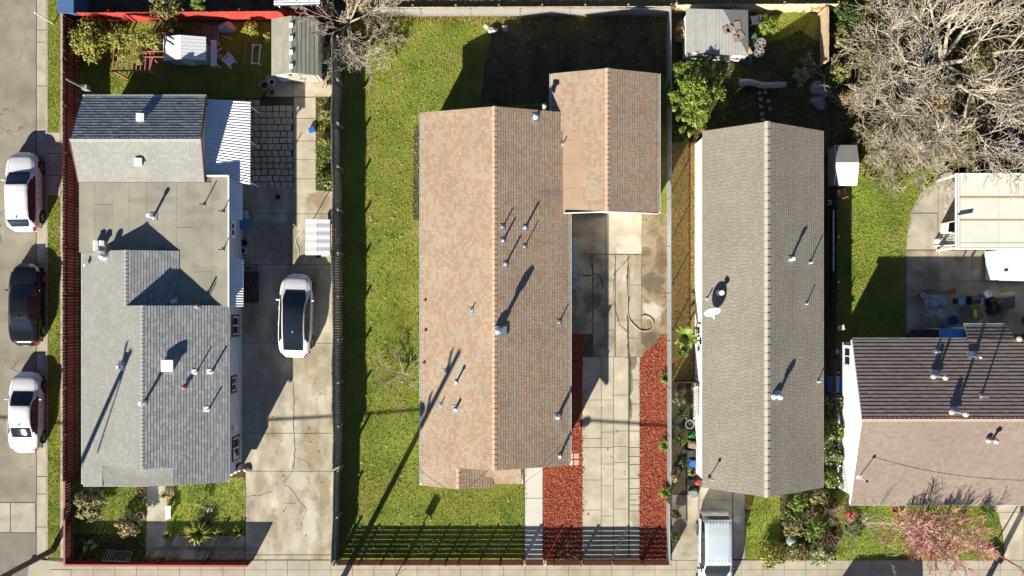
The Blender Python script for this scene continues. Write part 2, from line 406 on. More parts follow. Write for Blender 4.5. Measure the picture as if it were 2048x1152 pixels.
pale_wood = mat('pale_boards', [(.42, .34, .23), (.52, .43, .31), (.36, .28, .18)], scale=2.5, fine=.15, fscale=18, rough=.9, stretch=(3, 3, .4))
tan_wood = mat('tan_timber', [(.38, .27, .15), (.46, .34, .20)], scale=3, fine=.15, fscale=18, rough=.9)
dark_wood = mat('dark_timber', [(.06, .04, .03), (.09, .06, .045)], scale=3, fine=.2, fscale=18, rough=.9)
twig_pale = mat('pale_bark', [(.30, .26, .205), (.42, .365, .295), (.21, .175, .13)], scale=2, fine=.2, fscale=12, rough=.9)
twig_pink = mat('pink_buds', [(.52, .20, .18), (.60, .30, .26), (.46, .15, .14), (.50, .30, .24)], island=True, fine=.15, fscale=5, rough=.8)
bark = mat('brown_bark', [(.12, .085, .055), (.18, .13, .09)], scale=6, fine=.25, fscale=20, bump=.4, rough=.95)
terracotta = plain('terracotta', (.36, .13, .07), .8)
blue_pl = plain('blue_plastic', (.03, .13, .42), .5)
red_pl = plain('red_plastic', (.45, .04, .03), .5)
green_pl = plain('green_plastic', (.03, .28, .08), .5)
grey_pl = plain('grey_plastic', (.25, .26, .27), .6)
white_pl = plain('white_plastic', (.75, .76, .78), .45)
crack_m = plain('crack_dirt', (.07, .055, .035), .95)

# ------------------------------------------------------------------ the setting
struct(MB().add([(-250, -250, -.2), (250, -250, -.2), (250, 250, -.2), (-250, 250, -.2)], [(0, 1, 2, 3)]).build('ground', dirt))
x95 = W(94, 0).x
struct(MB().add([(x95, -70, 0), (95, -70, 0), (95, 80, 0), (x95, 80, 0)], [(0, 1, 2, 3)]).build('yard_ground', dirt))
xs = W(72, 0, -.12).x
struct(MB().add([(-60, -70, -.12), (xs, -70, -.12), (xs, 80, -.12), (-60, 80, -.12)], [(0, 1, 2, 3)]).build('street', asphalt))
pat = sheet('street_patch', [(-300, 1067), (71, 1067), (71, 1500), (-300, 1500)], -.116, asphalt2)
# concrete cross panels in the street
cp = struct(slabpx([(-120, 1004), (71, 1004), (71, 1066), (-120, 1066)], -.19, -.118).build('street_concrete_panel', joint_m))
for x0, x1 in ((-119, -45), (-44, 20), (22, 70)):
    slabpx([(x0, 1006), (x1, 1006), (x1, 1064), (x0, 1064)], -.15, -.108).build('slab', concrete, cp)
# gutter, kerb
gt = struct(slabpx([(73, -300), (95, -300), (95, 1118), (73, 1118)], -.19, -.12).build('gutter', joint_m))
ys = [-300, -210, -120, -30, 60, 84, 172, 262, 352, 440, 528, 617, 706, 795, 884, 953, 988, 1054, 1117]
for a, b in zip(ys, ys[1:]):
    slabpx([(73.5, a + .7), (91, a + .7), (91, b - .7), (73.5, b - .7)], -.15, -.095 + R(0, .008)).build('gutter_slab', concrete, gt)
    slabpx([(91.3, a + .5), (95.3, a + .5), (95.3, b - .5), (91.3, b - .5)], -.15, .02 + R(0, .006)).build('kerb_stone', sidewalk_m, gt)
struct(slabpx([(60, 1118), (400, 1150), (2400, 1190), (2400, 1260), (40, 1260)], -.15, .006).build('street_margin', sidewalk_m))
# parkway strip, side path and front pavement
sheet('parkway_lawn', [(95.5, -200), (120, -200), (120, 1115), (95.5, 1115)], .008, lawn_m)
cw = struct(slabpx([(95.5, 264), (121, 264), (121, 392), (95.5, 392)], -.1, .012).build('carriage_walk', joint_m))
for a, b in ((265, 306), (307.5, 350), (351.5, 391)):
    slabpx([(96, a), (121, a), (121, b), (96, b)], -.08, .022).build('slab', concrete, cw)
sp = struct(slabpx([(120.5, -200), (129, -200), (129, 962), (146, 962), (146, 1116), (120.5, 1116)], -.1, .01).build('side_path', sidewalk_m))
for a, b in zip((962, 996, 1029, 1062, 1090), (995, 1028, 1061, 1089, 1115)):
    slabpx([(121, a + .5), (145, a + .5), (145, b), (121, b)], -.05, .02).build('slab', concrete, sp)
fp = struct(slabpx([(95, 1119), (2200, 1122), (2200, 1185), (95, 1185)], -.12, .004).build('front_pavement', joint_m))
x = 100.0
while x < 2130:
    w = 43.2
    for a, b in ((1121, 1139.3), (1140, 1182)):
        if not (a < 1130 and x < 130):
            slabpx([(x + .4, a + (.0 if x > 500 else 0)), (x + w - .4, a), (x + w - .4, b), (x + .4, b)], -.08, .020 + R(0, .005)).build('paving_slab', sidewalk_m, fp)
    x += w

# ---- first lot (left house)
back_l = [(150, 44), (545, 44), (545, 165), (520, 198), (505, 205), (150, 205)]
sheet('back_lawn', back_l, .008, lawn_m)
front_l = [(146, 955), (490, 955), (490, 1119), (146, 1119)]
sheet('front_lawn_patch', front_l, .008, lawn_m)
fb = [(146, 1068), (290, 1068), (290, 1119), (146, 1119)]
sheet('planting_bed', fb, .012, lawn_dark)
sheet('planting_bed', [(334, 1072), (490, 1072), (490, 1119), (334, 1119)], .012, concrete_old)
struct(slabpx([(293.5, 955), (334, 955), (334, 1114), (293.5, 1114)], -.05, .022).build('front_path', concrete))
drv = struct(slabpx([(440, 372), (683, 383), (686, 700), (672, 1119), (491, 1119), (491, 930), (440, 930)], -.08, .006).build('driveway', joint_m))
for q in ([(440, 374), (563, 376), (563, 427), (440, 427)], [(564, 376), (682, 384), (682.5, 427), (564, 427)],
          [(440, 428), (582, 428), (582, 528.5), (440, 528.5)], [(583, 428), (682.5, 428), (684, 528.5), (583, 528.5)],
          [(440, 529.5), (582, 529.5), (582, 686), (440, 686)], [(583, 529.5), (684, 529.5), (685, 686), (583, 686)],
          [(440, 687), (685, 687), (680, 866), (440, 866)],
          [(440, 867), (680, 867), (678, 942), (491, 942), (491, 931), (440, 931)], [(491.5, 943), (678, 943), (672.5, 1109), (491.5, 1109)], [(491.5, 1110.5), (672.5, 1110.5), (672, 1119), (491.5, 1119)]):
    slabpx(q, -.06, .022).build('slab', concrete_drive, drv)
def crack(parent, pts, w=.02, z=.0265, m=crack_m, jit=1.2):
    P = []
    for (a, b) in zip(pts, pts[1:]):
        n = max(2, int(math.dist(a, b) / 5))
        for i in range(n):
            t = i / n; P.append((a[0] + (b[0] - a[0]) * t + R(-jit, jit), a[1] + (b[1] - a[1]) * t + R(-jit, jit)))
    P.append(pts[-1]); b = MB(); vs = []
    for i, p in enumerate(P):
        q = P[min(i + 1, len(P) - 1)]; o = P[max(i - 1, 0)]
        d = Vector((q[0] - o[0], -(q[1] - o[1]), 0)).normalized(); n_ = Vector((-d.y, d.x, 0)) * (w * R(.3, 1.2) / 2)
        c = W(p[0], p[1], z); vs += [c - n_, c + n_]
    b.add(vs, [(2 * i, 2 * i + 2, 2 * i + 3, 2 * i + 1) for i in range(len(P) - 1)])
    return b.build('crack', m, parent)
crack(drv, [(584, 690), (585, 760), (588, 800), (587, 860), (590, 900), (586, 940), (568, 966)], .05)
crack(drv, [(568, 968), (585, 980), (600, 1005), (613, 1018), (605, 1040), (601, 1062)], .035)
crack(drv, [(492, 994), (520, 991), (545, 982)], .03); crack(drv, [(594, 915), (612, 922), (625, 935)], .025)
crack(drv, [(568, 1008), (592, 1006)], .02); crack(drv, [(640, 1030), (662, 1022)], .02)
shp = struct(slabpx([(530, 150), (668, 150), (668, 194), (530, 194)], -.06, .008).build('shed_apron', joint_m))
slabpx([(531, 150), (586, 150), (586, 193), (531, 193)], -.05, .022).build('slab', concrete, shp)
slabpx([(587, 150), (667, 150), (667, 193), (587, 193)], -.05, .024).build('slab', concrete_new, shp)
pth = struct(slabpx([(587, 194), (632, 194), (632, 386), (586, 386)], -.06, .006).build('garden_path', joint_m))
for a, b in ((195, 236.5), (237.5, 281.5), (282.5, 319), (320, 357), (358, 385.5)):
    slabpx([(588, a), (631, a), (631.5, b), (587, b)], -.05, .024).build('slab', concrete_new, pth)
sheet('side_bed', [(632, 194), (682, 194), (684, 384), (632, 384)], .008, lawn_dark)
pav = sheet('paver_patio', [(440, 196), (588, 196), (588, 376), (440, 376)], .008, lawn_dark)
y = 198.0; r = 0
while y < 372:
    x = 441.0 + (2 if r % 2 else 0); hgt = R(12.2, 13.4)
    while x < 585:
        w = R(12.2, 14.0)
        if x + w > 586.5: w = 586.5 - x
        if w > 4 and not (x > 520 and y < 208):
            j = 1.0
            slabpx([(x + R(.3, j + .6), y + R(.3, j + .5)), (x + w - R(.3, j + .5), y + R(.3, j + .5)), (x + w - R(.3, j + .5), y + hgt - R(.5, 1.6)), (x + R(.3, j + .5), y + hgt - R(.5, 1.6))],
                   -.03, .022 + R(0, .014)).build('paver', concrete_new, pav)
        x += w
    y += hgt; r += 1

# ---- second lot (brown house)
lawn2 = [(683, 36), (1140, 30), (1335, 30), (1335, 440), (1290, 440), (1140, 300), (850, 300), (850, 960), (1048, 960), (1048, 1119), (676, 1119)]
sheet('long_lawn', lawn2, .008, lawn_m)
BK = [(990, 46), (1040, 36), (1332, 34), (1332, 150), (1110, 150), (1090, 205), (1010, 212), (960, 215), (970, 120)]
sheet('back_soil_shade_sheet', BK, .012, mat('back_soil_and_shade', [(.05, .045, .022), (.075, .062, .032), (.10, .085, .05), (.07, .075, .025)], scale=1.1, fine=.3, fscale=25, big=.3, bump=.5, bscale=25))  # dark soil, widened to blacken the lawn under the house shadow
sheet('flower_bed', [(828, 250), (850, 250), (850, 440), (826, 440)], .012, dirt)
sheet('bare_soil', [(1130, 425), (1336, 425), (1336, 720), (1130, 720)], .012, mat('driveway_soil', [(.16, .11, .065), (.26, .195, .125), (.33, .265, .18), (.19, .15, .07)], scale=1.1, fine=.25, big=.3, bump=.4, spots=SP2))
wk = struct(slabpx([(1049, 930), (1086, 930), (1086, 1119), (1049, 1119)], -.05, .008).build('front_walk', joint_m))
for a, b in ((931, 996), (997, 1060), (1061, 1118)):
    slabpx([(1050, a), (1085, a), (1085, b), (1050, b)], -.04, .024).build('slab', concrete_pale, wk)
mul_l = [(1130, 668), (1168, 668), (1164, 760), (1164, 1119), (1087, 1119), (1087, 930), (1130, 930)]
mul_r = [(1334, 668), (1334, 1119), (1279, 1119), (1281, 720), (1290, 705), (1310, 690), (1322, 672)]
sheet('mulch_bed', mul_l, .016, mulch_m); sheet('mulch_bed', mul_r, .016, mulch_m)
d2 = sheet('shared_driveway', [(1164, 425), (1281, 425), (1281, 1119), (1164, 1119)], .016, joint_m)
def rows(x0, x1, ys, m, gap=.55, parent=d2, z=.03):
    for a, b in zip(ys, ys[1:]):
        slabpx([(x0 + gap, a + gap * .8), (x1 - gap, a + gap * .8), (x1 - gap, b - gap * .8), (x0 + gap, b - gap * .8)], -.04, z + R(0, .008)).build('slab', m, parent)
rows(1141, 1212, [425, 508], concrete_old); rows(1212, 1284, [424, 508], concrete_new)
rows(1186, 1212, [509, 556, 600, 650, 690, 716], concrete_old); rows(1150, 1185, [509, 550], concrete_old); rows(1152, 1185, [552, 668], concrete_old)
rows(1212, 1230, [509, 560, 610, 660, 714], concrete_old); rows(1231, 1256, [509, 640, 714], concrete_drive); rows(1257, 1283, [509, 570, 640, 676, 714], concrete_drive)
rows(1164, 1202.5, [714, 800, 877, 895, 960, 1020, 1070, 1118], concrete_new)
rows(1202.5, 1227, [714, 800, 864, 895, 928, 972, 1032, 1075, 1118], concrete_new)
rows(1227, 1257, [714, 790, 862, 893, 925, 958, 1018, 1072, 1118], concrete_new)
rows(1258.5, 1280, [714, 760, 808, 862, 895, 913, 929, 957, 977, 988, 1000, 1010, 1022, 1075, 1118], concrete_new, .8)
crack(d2, [(1256, 530), (1255, 560), (1257, 600), (1256, 640), (1257, 700), (1259, 730), (1260, 760), (1259, 830)], .11, .040)
crack(d2, [(1231, 545), (1262, 512)], .05, .040)
crack(d2, [(1180, 512), (1185, 545), (1200, 552), (1206, 575)], .10, .040); crack(d2, [(1230, 540), (1226, 600), (1240, 650), (1258, 668)], .05, .040)
def blot(parent, cx, cy, rx, ry, z, m, name='stain', n=72, j=.35):
    pts = []; ph = [R(0, 6.28) for _ in range(4)]
    for i in range(n):
        t = 2 * math.pi * i / n
        k = 1 + (j * R(-.16, .16) if n > 40 else 0) + j * (math.sin(2 * t + ph[0]) * .5 + math.sin(3 * t + ph[1]) * .4 + math.sin(5 * t + ph[2]) * .25 + math.sin(9 * t + ph[3]) * .15)
        pts.append(W(cx + rx * k * math.cos(t), cy + ry * k * math.sin(t), z))
    pts = pts[::-1] if (pts[1] - pts[0]).cross(pts[2] - pts[1]).z < 0 else pts
    return MB().add(pts, [tuple(range(n))]).build(name, m, parent)
pale_patch = mat('pale_concrete_patch', [(.40, .36, .28), (.52, .48, .40), (.62, .58, .50)], scale=3, fine=.12, fscale=25, bump=.2)
sp2 = sheet('stepping_pads', [(1136, 905), (1160, 905), (1160, 932), (1136, 932)], .020, mulch_m)
for a in (1137, 1148.5):
    for b in (907, 920): slabpx([(a, b), (a + 9.5, b), (a + 9.5, b + 10.5), (a, b + 10.5)], .0, .05).build('paver', plain('pink_paver', (.52, .34, .27), .9), sp2)
# ---- third and fourth lots
side3 = [(1344, 285), (1400, 285), (1400, 760), (1344, 760)]
sheet('side_yard', side3, .008, drygrass)
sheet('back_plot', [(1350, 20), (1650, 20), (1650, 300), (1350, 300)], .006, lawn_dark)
sheet('back_plot_grass', [(1512, 24), (1640, 24), (1640, 85), (1600, 60), (1560, 80), (1512, 85)], .012, lawn_m)
d3 = struct(slabpx([(1398, 960), (1491, 960), (1491, 1119), (1398, 1119)], -.05, .006).build('carport_drive', joint_m))
rows(1398, 1465, [961, 1000, 1050, 1118], concrete, .5, d3, .022); rows(1466, 1490, [961, 1040, 1118], concrete, .5, d3, .022)
sheet('side_alley', [(1344, 990), (1397, 990), (1397, 1120), (1344, 1120)], .010, concrete_old)
lawn3 = [(1491, 970), (1560, 970), (1560, 1119), (1491, 1119)]
sheet('small_lawn', lawn3, .010, lawn_m); sheet('garden_bed', [(1560, 960), (1672, 960), (1672, 1121), (1560, 1121)], .010, lawn_dark)
lawn4 = [(1655, 300), (1900, 300), (1880, 380), (1840, 400), (1822, 440), (1812, 500), (1812, 700), (1655, 700)]
sheet('rear_lawn', lawn4, .010, lawn_m)
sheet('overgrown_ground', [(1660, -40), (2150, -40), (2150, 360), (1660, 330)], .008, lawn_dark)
front4 = [(1672, 980), (1975, 980), (1992, 1010), (2003, 1060), (2006, 1121), (1660, 1121)]
sheet('front_yard', front4, .010, lawn_m)
pt = struct(MB().prism([tuple(W(*p)[:2]) for p in [(1812, 670), (1812, 480), (1818, 430), (1840, 385), (1880, 350), (1900, 335), (2200, 335), (2200, 670)]], -.05, .008).build('rear_patio', joint_m))
for q in ([(1813, 501), (1875, 501), (1875, 580), (1813, 580)], [(1876, 501), (1943, 501), (1943, 562), (1876, 562)], [(1944, 501), (2000, 501), (2000, 562), (1944, 562)],
          [(1813, 499), (1814, 470), (1821, 427), (1875, 427), (1875, 499)], [(1821, 425), (1842, 386), (1876, 358), (1876, 425)], [(1877, 499), (1877, 355), (1890, 345), (1905, 345), (1905, 499)],
          [(1813, 581), (1875, 581), (1875, 668), (1813, 668)], [(1876, 563), (2000, 563), (2000, 668), (1876, 668)], [(2001, 501), (2150, 501), (2150, 668), (2001, 668)]):
    slabpx(q, -.04, .024).build('slab', concrete if q[0][1] < 500 else concrete_old, pt)
d4 = struct(slabpx([(1978, 1000), (2200, 1000), (2200, 1121), (2010, 1121), (2004, 1060), (1994, 1020)], -.05, .006).build('right_drive', joint_m))
for q in ([(1980, 1003), (2040, 1003), (2040, 1024), (1993, 1024)], [(1995, 1025), (2046, 1025), (2046, 1120), (2010, 1120), (2005, 1058)], [(2047, 1003), (2180, 1003), (2180, 1120), (2047, 1120)]):
    slabpx(q, -.04, .022).build('slab', concrete_new, d4)
# ---- grass and mulch masses
scatter('grass', [(96, -20), (119, -20), (119, 262), (96, 262)], 330, blade_m, (.03, .07), label='grass on the kerbside strip above the walk', cat='grass')
scatter('grass', [(96, 394), (119, 394), (119, 1112), (96, 1112)], 330, blade_m, (.03, .07), label='long narrow kerbside grass beside the maroon fence', cat='grass')
scatter('grass', back_l, 260, blade_m, (.035, .08), label='grass of the back yard around the white playhouse', cat='grass')
scatter('grass', front_l, 260, blade_m, (.035, .08), label='grass of the front yard with the bench', cat='grass', holes=([(292, 950), (336, 950), (336, 1120), (292, 1120)], [(334, 1072), (490, 1072), (490, 1119), (334, 1119)]))
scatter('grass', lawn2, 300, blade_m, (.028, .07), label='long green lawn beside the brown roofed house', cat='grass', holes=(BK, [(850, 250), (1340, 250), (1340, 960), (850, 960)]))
scatter('grass', [(760, 30), (1330, 30), (1330, 46), (760, 50)], 160, blade_dry, (.03, .25), label='dry grass tufts under the pale back fence', cat='grass')
scatter('grass', side3, 300, blade_dry, (.03, .08), label='brown dry grass between fence and white wall', cat='grass')
scatter('grass', lawn3, 300, blade_m, (.035, .08), label='small lawn beside the parked silver vehicle', cat='grass')
scatter('grass', lawn4, 300, blade_m, (.035, .08), label='lawn between the tan roof and the curved patio', cat='grass')
scatter('grass', front4, 280, blade_m, (.035, .08), label='front yard grass below the long white gutter', cat='grass')
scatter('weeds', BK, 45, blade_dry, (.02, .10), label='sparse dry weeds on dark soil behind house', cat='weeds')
scatter('weeds', [(1284, 426), (1334, 426), (1334, 470), (1284, 450)], 160, blade_m, (.03, .08), label='weeds beside the rear wing corner', cat='weeds')
scatter('weeds', [(1318, 470), (1335, 470), (1335, 690), (1322, 690)], 120, blade_dry, (.03, .08), label='dry weeds along the chain link fence', cat='weeds')
scatter('weeds', [(632, 196), (668, 196), (668, 384), (632, 384)], 240, blade_m, (.05, .12), label='tangled weeds in the bed beside garden path', cat='weeds', clump=.9)
scatter('weeds', [(1350, 120), (1650, 20), (1650, 300), (1350, 300)], 90, blade_dry, (.03, .12), label='weeds in shaded back plot around the log', cat='weeds')
scatter('weeds', [(1515, 26), (1640, 26), (1640, 100), (1515, 100)], 220, blade_m, (.035, .09), label='weeds by the tan back fence corner', cat='weeds', clump=.6)
scatter('leaf_litter', [(1560, 965), (1672, 965), (1672, 1118), (1560, 1118)], 220, blade_dry, (.05, .1), label='leaf litter in the crowded garden bed', cat='leaf litter')
scatter('leaf_litter', [(1665, -20), (2100, -20), (2100, 330), (1665, 330)], 130, blade_dry, (.06, .14), label='brown litter under the great bare tree', cat='leaf litter')
scatter('ivy', [(1665, -20), (2100, -20), (2100, 360), (1800, 380), (1665, 330)], 70, leafmat('ivy_leaves', [(.10, .12, .03), (.15, .14, .04), (.07, .09, .02), (.20, .15, .06)]), (.09, .22), label='low ivy and bramble under the bare tree', cat='ivy', clump=.5)
scatter('mulch_chips', mul_l, 700, chip_m, (.024, .085), True, label='red wood chips between walk and driveway', cat='mulch', z=.02, holes=([(1136, 905), (1160, 905), (1160, 932), (1136, 932)],))
scatter('mulch_chips', mul_r, 700, chip_m, (.024, .085), True, label='red wood chips along the chain link fence', cat='mulch', z=.02)

raised = struct(MB().prism([tuple(W(x, y, 1.05)[:2]) for x, y in ((690, -60), (1665, -60), (1665, 13), (690, 15))], -.1, 1.05).build('neighbour_ground_lifted_to_sun', drygrass))  # invented height, lifts the dry ground out of the fence shadow into sun

scatter('grass', [(92, -20), (98, -20), (98, 262), (92, 262)], 90, blade_m, (.03, .07), label='ragged grass fringe along the upper kerb', cat='grass')
scatter('grass', [(92, 394), (98, 394), (98, 1112), (92, 1112)], 90, blade_m, (.03, .07), label='ragged grass fringe along the lower kerb', cat='grass')
scatter('grass', [(117, -20), (124, -20), (124, 960), (117, 960)], 80, blade_m, (.03, .07), label='ragged grass fringe along the side path', cat='grass')
scatter('grass', [(1044, 940), (1054, 940), (1054, 1110), (1044, 1110)], 110, blade_m, (.03, .08), label='ragged grass fringe beside the pale front walk', cat='grass')
scatter('dead_leaves', lawn2, 5, mat('dead_leaf', [(.30, .19, .08), (.40, .28, .13), (.22, .13, .06)], island=True), (.05, .09), True, label='scattered dead leaves on the long lawn', cat='leaf litter', z=.05, holes=([(850, 250), (1340, 250), (1340, 960), (850, 960)],))
scatter('dead_leaves', [(440, 690), (670, 690), (670, 1110), (495, 1110), (495, 940)], 1.2, MATS['dead_leaf'], (.04, .08), True, label='few dead leaves on the wide concrete driveway', cat='leaf litter', z=.03)
scatter('dead_leaves', [(1164, 720), (1280, 720), (1280, 1110), (1164, 1110)], .5, MATS['dead_leaf'], (.04, .10), True, label='few dead leaves on the slab driveway', cat='leaf litter', z=.042)
scatter('dead_leaves', [(1158, 770), (1168, 770), (1168, 1110), (1158, 1110)], 30, chip_m, (.035, .11), True, label='red chips spilling over the driveway left edge', cat='mulch', z=.042)
scatter('dead_leaves', [(1276, 725), (1284, 725), (1284, 1110), (1276, 1110)], 30, chip_m, (.035, .11), True, label='red chips spilling over the driveway right edge', cat='mulch', z=.042)
# ------------------------------------------------------------------ houses
sh_brown = mat('brown_shingles', [(.375, .28, .20), (.345, .235, .165), (.37, .30, .225), (.325, .275, .21), (.36, .23, .155), (.35, .285, .215), (.395, .285, .20), (.325, .235, .17)], island=True, fine=.14, fscale=60, big=.10, bigscale=.5, patches=[((.35, .275, .20), .6, .64, .85, 5)], spots=[(918, 745, 20, 40, 3.3, (.33, .305, .24), .7), (858, 956, 16, 10, 2.8, (.36, .33, .26), .7), (1000, 690, 10, 40, 4, (.30, .23, .17), .5), (1100, 385, 40, 8, 2.8, (.24, .19, .16), .6), (1105, 900, 30, 30, 2.8, (.28, .22, .17), .5)], rough=.95, spec=.1)
sh_grey = mat('grey_shingles', [(.25, .25, .235), (.265, .265, .247), (.285, .282, .26), (.257, .254, .235)], island=True, fine=.14, fscale=60, big=.07, bigscale=.6, rough=.95, spec=.1)
sh_grey_shade = mat('grey_shingles_shade_tint', [(.22, .235, .25), (.27, .285, .295), (.31, .32, .325), (.25, .255, .26)], island=True, fine=.14, fscale=60, big=.07, rough=.95, spec=.1)  # bluish copy of the grey shingles, paints shade on north and east slopes
sh_tan = mat('tan_shingles', [(.235, .213, .175), (.255, .231, .19), (.268, .243, .20), (.245, .222, .183)], island=True, fine=.12, fscale=60, big=.10, bigscale=.4, rough=.95, spec=.1, patches=[((.25, .23, .19), .45, .56, .8, 9)])
sh_choc = mat('chocolate_shingles', [(.24, .19, .16), (.255, .205, .175), (.225, .178, .15), (.245, .195, .168)], island=True, fine=.16, fscale=60, big=.09, rough=.95, spec=.1)
felt = mat('roofing_felt', [(.25, .24, .195), (.285, .272, .22), (.305, .292, .24)], scale=1.3, fine=.14, fscale=50, big=.12, bigscale=.6, rough=.95, patches=[((.22, .21, .17), .7, .55, .75, 2)], spots=[(330, 440, 30, 14, 3, (.34, .33, .28), .5), (400, 420, 40, 10, 3, (.21, .20, .165), .5), (300, 400, 60, 8, 3, (.22, .21, .17), .5), (205, 440, 20, 50, 3, (.23, .22, .18), .5), (420, 560, 20, 30, 3, (.22, .21, .17), .5)])
felt_tan = mat('tan_roofing_felt', [(.32, .225, .155), (.36, .255, .175)], scale=1.5, fine=.1, fscale=60, big=.08, rough=.95)
deck_brown = plain('brown_deck', (.17, .11, .08), .95); deck_grey = plain('grey_deck', (.12, .12, .115), .95); deck_tan = plain('tan_deck', (.17, .15, .12), .95)
cap_brown = mat('brown_caps', [(.47, .30, .20), (.50, .35, .25)], scale=4, fine=.1); cap_grey = mat('grey_caps', [(.26, .27, .27), (.31, .31, .30)], scale=4, fine=.1)
cap_tan = mat('tan_caps', [(.38, .34, .28), (.42, .375, .31)], scale=4, fine=.1); cap_choc = mat('chocolate_caps', [(.36, .25, .20), (.40, .28, .23)], scale=4, fine=.1)
corr_m = mat('corrugated_sheet', [(.70, .72, .74), (.78, .79, .80)], scale=3, fine=.06, rough=.22, spec=.9)

def wallpoly(b, pts, d):
    pts = [Vector(p) for p in pts]; d = Vector(d); n = len(pts)
    return b.add(pts + [p + d for p in pts], [tuple(range(n)), tuple(range(n, 2 * n))[::-1]] + [(i, n + i, n + (i + 1) % n, (i + 1) % n) for i in range(n)])
def body_ns(b, x0, x1, xr, y0, y1, ze, zr):
    return wallpoly(b, [(x0, y0, 0), (x1, y0, 0), (x1, y0, ze), (xr, y0, zr), (x0, y0, ze)], (0, y1 - y0, 0))
def body_ew(b, y0, y1, yr, x0, x1, ze, zr):
    return wallpoly(b, [(x0, y0, 0), (x0, y1, 0), (x0, y1, ze), (x0, yr, zr), (x0, y0, ze)], (x1 - x0, 0, 0))
def gutter(house, a, b, m=white_paint):
    a = Vector(a); b = Vector(b); d = (b - a).normalized(); n = Vector((d.y, -d.x, 0))
    g = MB()
    for s, w in ((-.05, .012), (.05, .012)): g.beam(a + n * s, b + n * s, w, .10)
    g.beam(a + Vector((0, 0, -.045)), b + Vector((0, 0, -.045)), .10, .012)
    L = (b - a).length; k = int(L / 1.5)
    o = g.build('gutter', m, house)
    h = MB()
    for i in range(1, k): h.beam(a + d * (L * i / k) - n * .05 + Vector((0, 0, .035)), a + d * (L * i / k) + n * .05 + Vector((0, 0, .035)), .03, .01)
    if k > 1: h.build('hanger', m, o)
    return o
def vent(house, px, py, h=.45, r=.05, cap=None, flash=.16, m=None, fm=None, fshift=(0, 0)):
    p = hit(house, px, py) + Vector((0, 0, .01)); m = m or pipe_m
    b = MB().cyl(p - Vector((0, 0, .05)), p + Vector((0, 0, h)), r, r, 10)
    if cap == 'cone': b.lathe(p + Vector((0, 0, h - .02)), [(r * 1.9, 0), (r * 2.0, .05), (r * .3, .13)], 12)
    if cap == 'ball': b.ball(p + Vector((0, 0, h + .10)), (.16, .16, .14), 12, 8)
    if cap == 'hood': b.cyl(p + Vector((0, 0, h - .05)), p + Vector((0, 0, h + .06)), r * 1.5, r * 1.5, 12)
    o = b.build('vent_pipe', m, house, smooth=False)
    best = None
    for pts, N in PLANES[house.name]:
        if inpoly(p.x, p.y, pts) and abs((p - pts[0]).dot(N)) < .06: best = N
    N = best or Vector((0, 0, 1))
    U = N.cross(Vector((0, 1, 0))).normalized(); V = N.cross(U)
    c = p + N * .03 + U * fshift[0] + V * fshift[1]
    q = [c + U * (sx * flash) + V * (sy * flash * 1.1) for sx, sy in ((-1, -1), (1, -1), (1, 1), (-1, 1))]
    f = MB().slab3(q, .02); f.lathe(p + Vector((0, 0, -.02)), [(r * 2.1, 0), (r * 1.2, .12)], 10)
    f.build('flashing', fm or galv, o)
    return o
def boxvent(house, px, py, s=.35, h=.22, m=None, name='roof_vent', rz=0):
    p = hit(house, px, py); m = m or white_paint
    b = MB().box(p + Vector((0, 0, h / 2 - .03)), (s * .8, s * .8, h), rz)
    o = b.build(name, m, house)
    c = MB().box(p + Vector((0, 0, h)), (s, s, .05), rz); wallpoly(c, [p + Vector((-s / 2, -s / 2, h + .02)), p + Vector((s / 2, -s / 2, h + .02)), p + Vector((0, -s / 2, h + .07))], (0, s, 0))
    c.build('cap', m, o); return o
def window(house, c, w, h, nrm, frame=maroon_m, trim=white_paint, split='v'):
    """window on a vertical wall; c = centre, nrm = 'x+','x-'"""
    c = Vector(c); s = 1 if nrm == 'x+' else -1; b = MB()
    for dy, dz, sy, sz in ((0, h / 2 + .05, w + .22, .10), (0, -h / 2 - .05, w + .22, .10), (w / 2 + .05, 0, .10, h), (-w / 2 - .05, 0, .10, h)):
        b.box(c + Vector((s * .03, dy, dz)), (.08, sy, sz))
    o = b.build('window', frame, house)
    t = MB()
    for dy, dz, sy, sz in ((0, h / 2 - .03, w, .055), (0, -h / 2 + .03, w, .055), (w / 2 - .03, 0, .055, h - .12), (-w / 2 + .03, 0, .055, h - .12), (0, 0, .05, h - .12)):
        t.box(c + Vector((s * .025, dy, dz)), (.06, sy, sz))
    if split == 'g': t.box(c + Vector((s * .028, 0, 0)), (.05, w - .1, .04))
    t.build('sash', trim, o)
    for k in (-1, 1): MB().box(c + Vector((s * .012, k * w / 4, 0)), (.02, w / 2 - .07, h - .11)).build('pane', glass_m, o)
    return o

# ---- left grey house ------------------------------------------------
h1 = thing('grey_house', 'rambling grey roofed house with flat middle roof beside the maroon fence', 'house', W(320, 600))
zA, zB = 4.0, 3.0
aN0, aN1 = W(165, 194, 2.95), W(412, 194, 2.95); aR0, aR1 = W(139, 278, zA), W(402, 278, zA); aS0, aS1 = W(157, 364, 3.06), W(409, 364, 3.06)
sN = slope(h1, [aN1, aN0, aR0, aR1], sh_grey_shade, deck_grey, cs=.17, th=.034, tw=(.2, .35))
sS = slope(h1, [aS0, aS1, aR1, aR0], sh_grey, deck_grey, cs=.15)
ridge_caps(sN, aR0, aR1, .45, .45, cap_grey, .25)
sx = [158, 190, 224.5, 259, 293, 328, 353, 388, 423, 456.5]
fl = MB().slab3([W(158, 364, zB - .02), W(408, 364, zB - .02), W(408, 352, zB - .02), W(457, 352, zB - .02), W(457, 614, zB - .02), W(240, 614, zB - .02), W(240, 505, zB - .02), W(158, 505, zB - .02)], .16).build('flat_roof', deck_grey, h1)
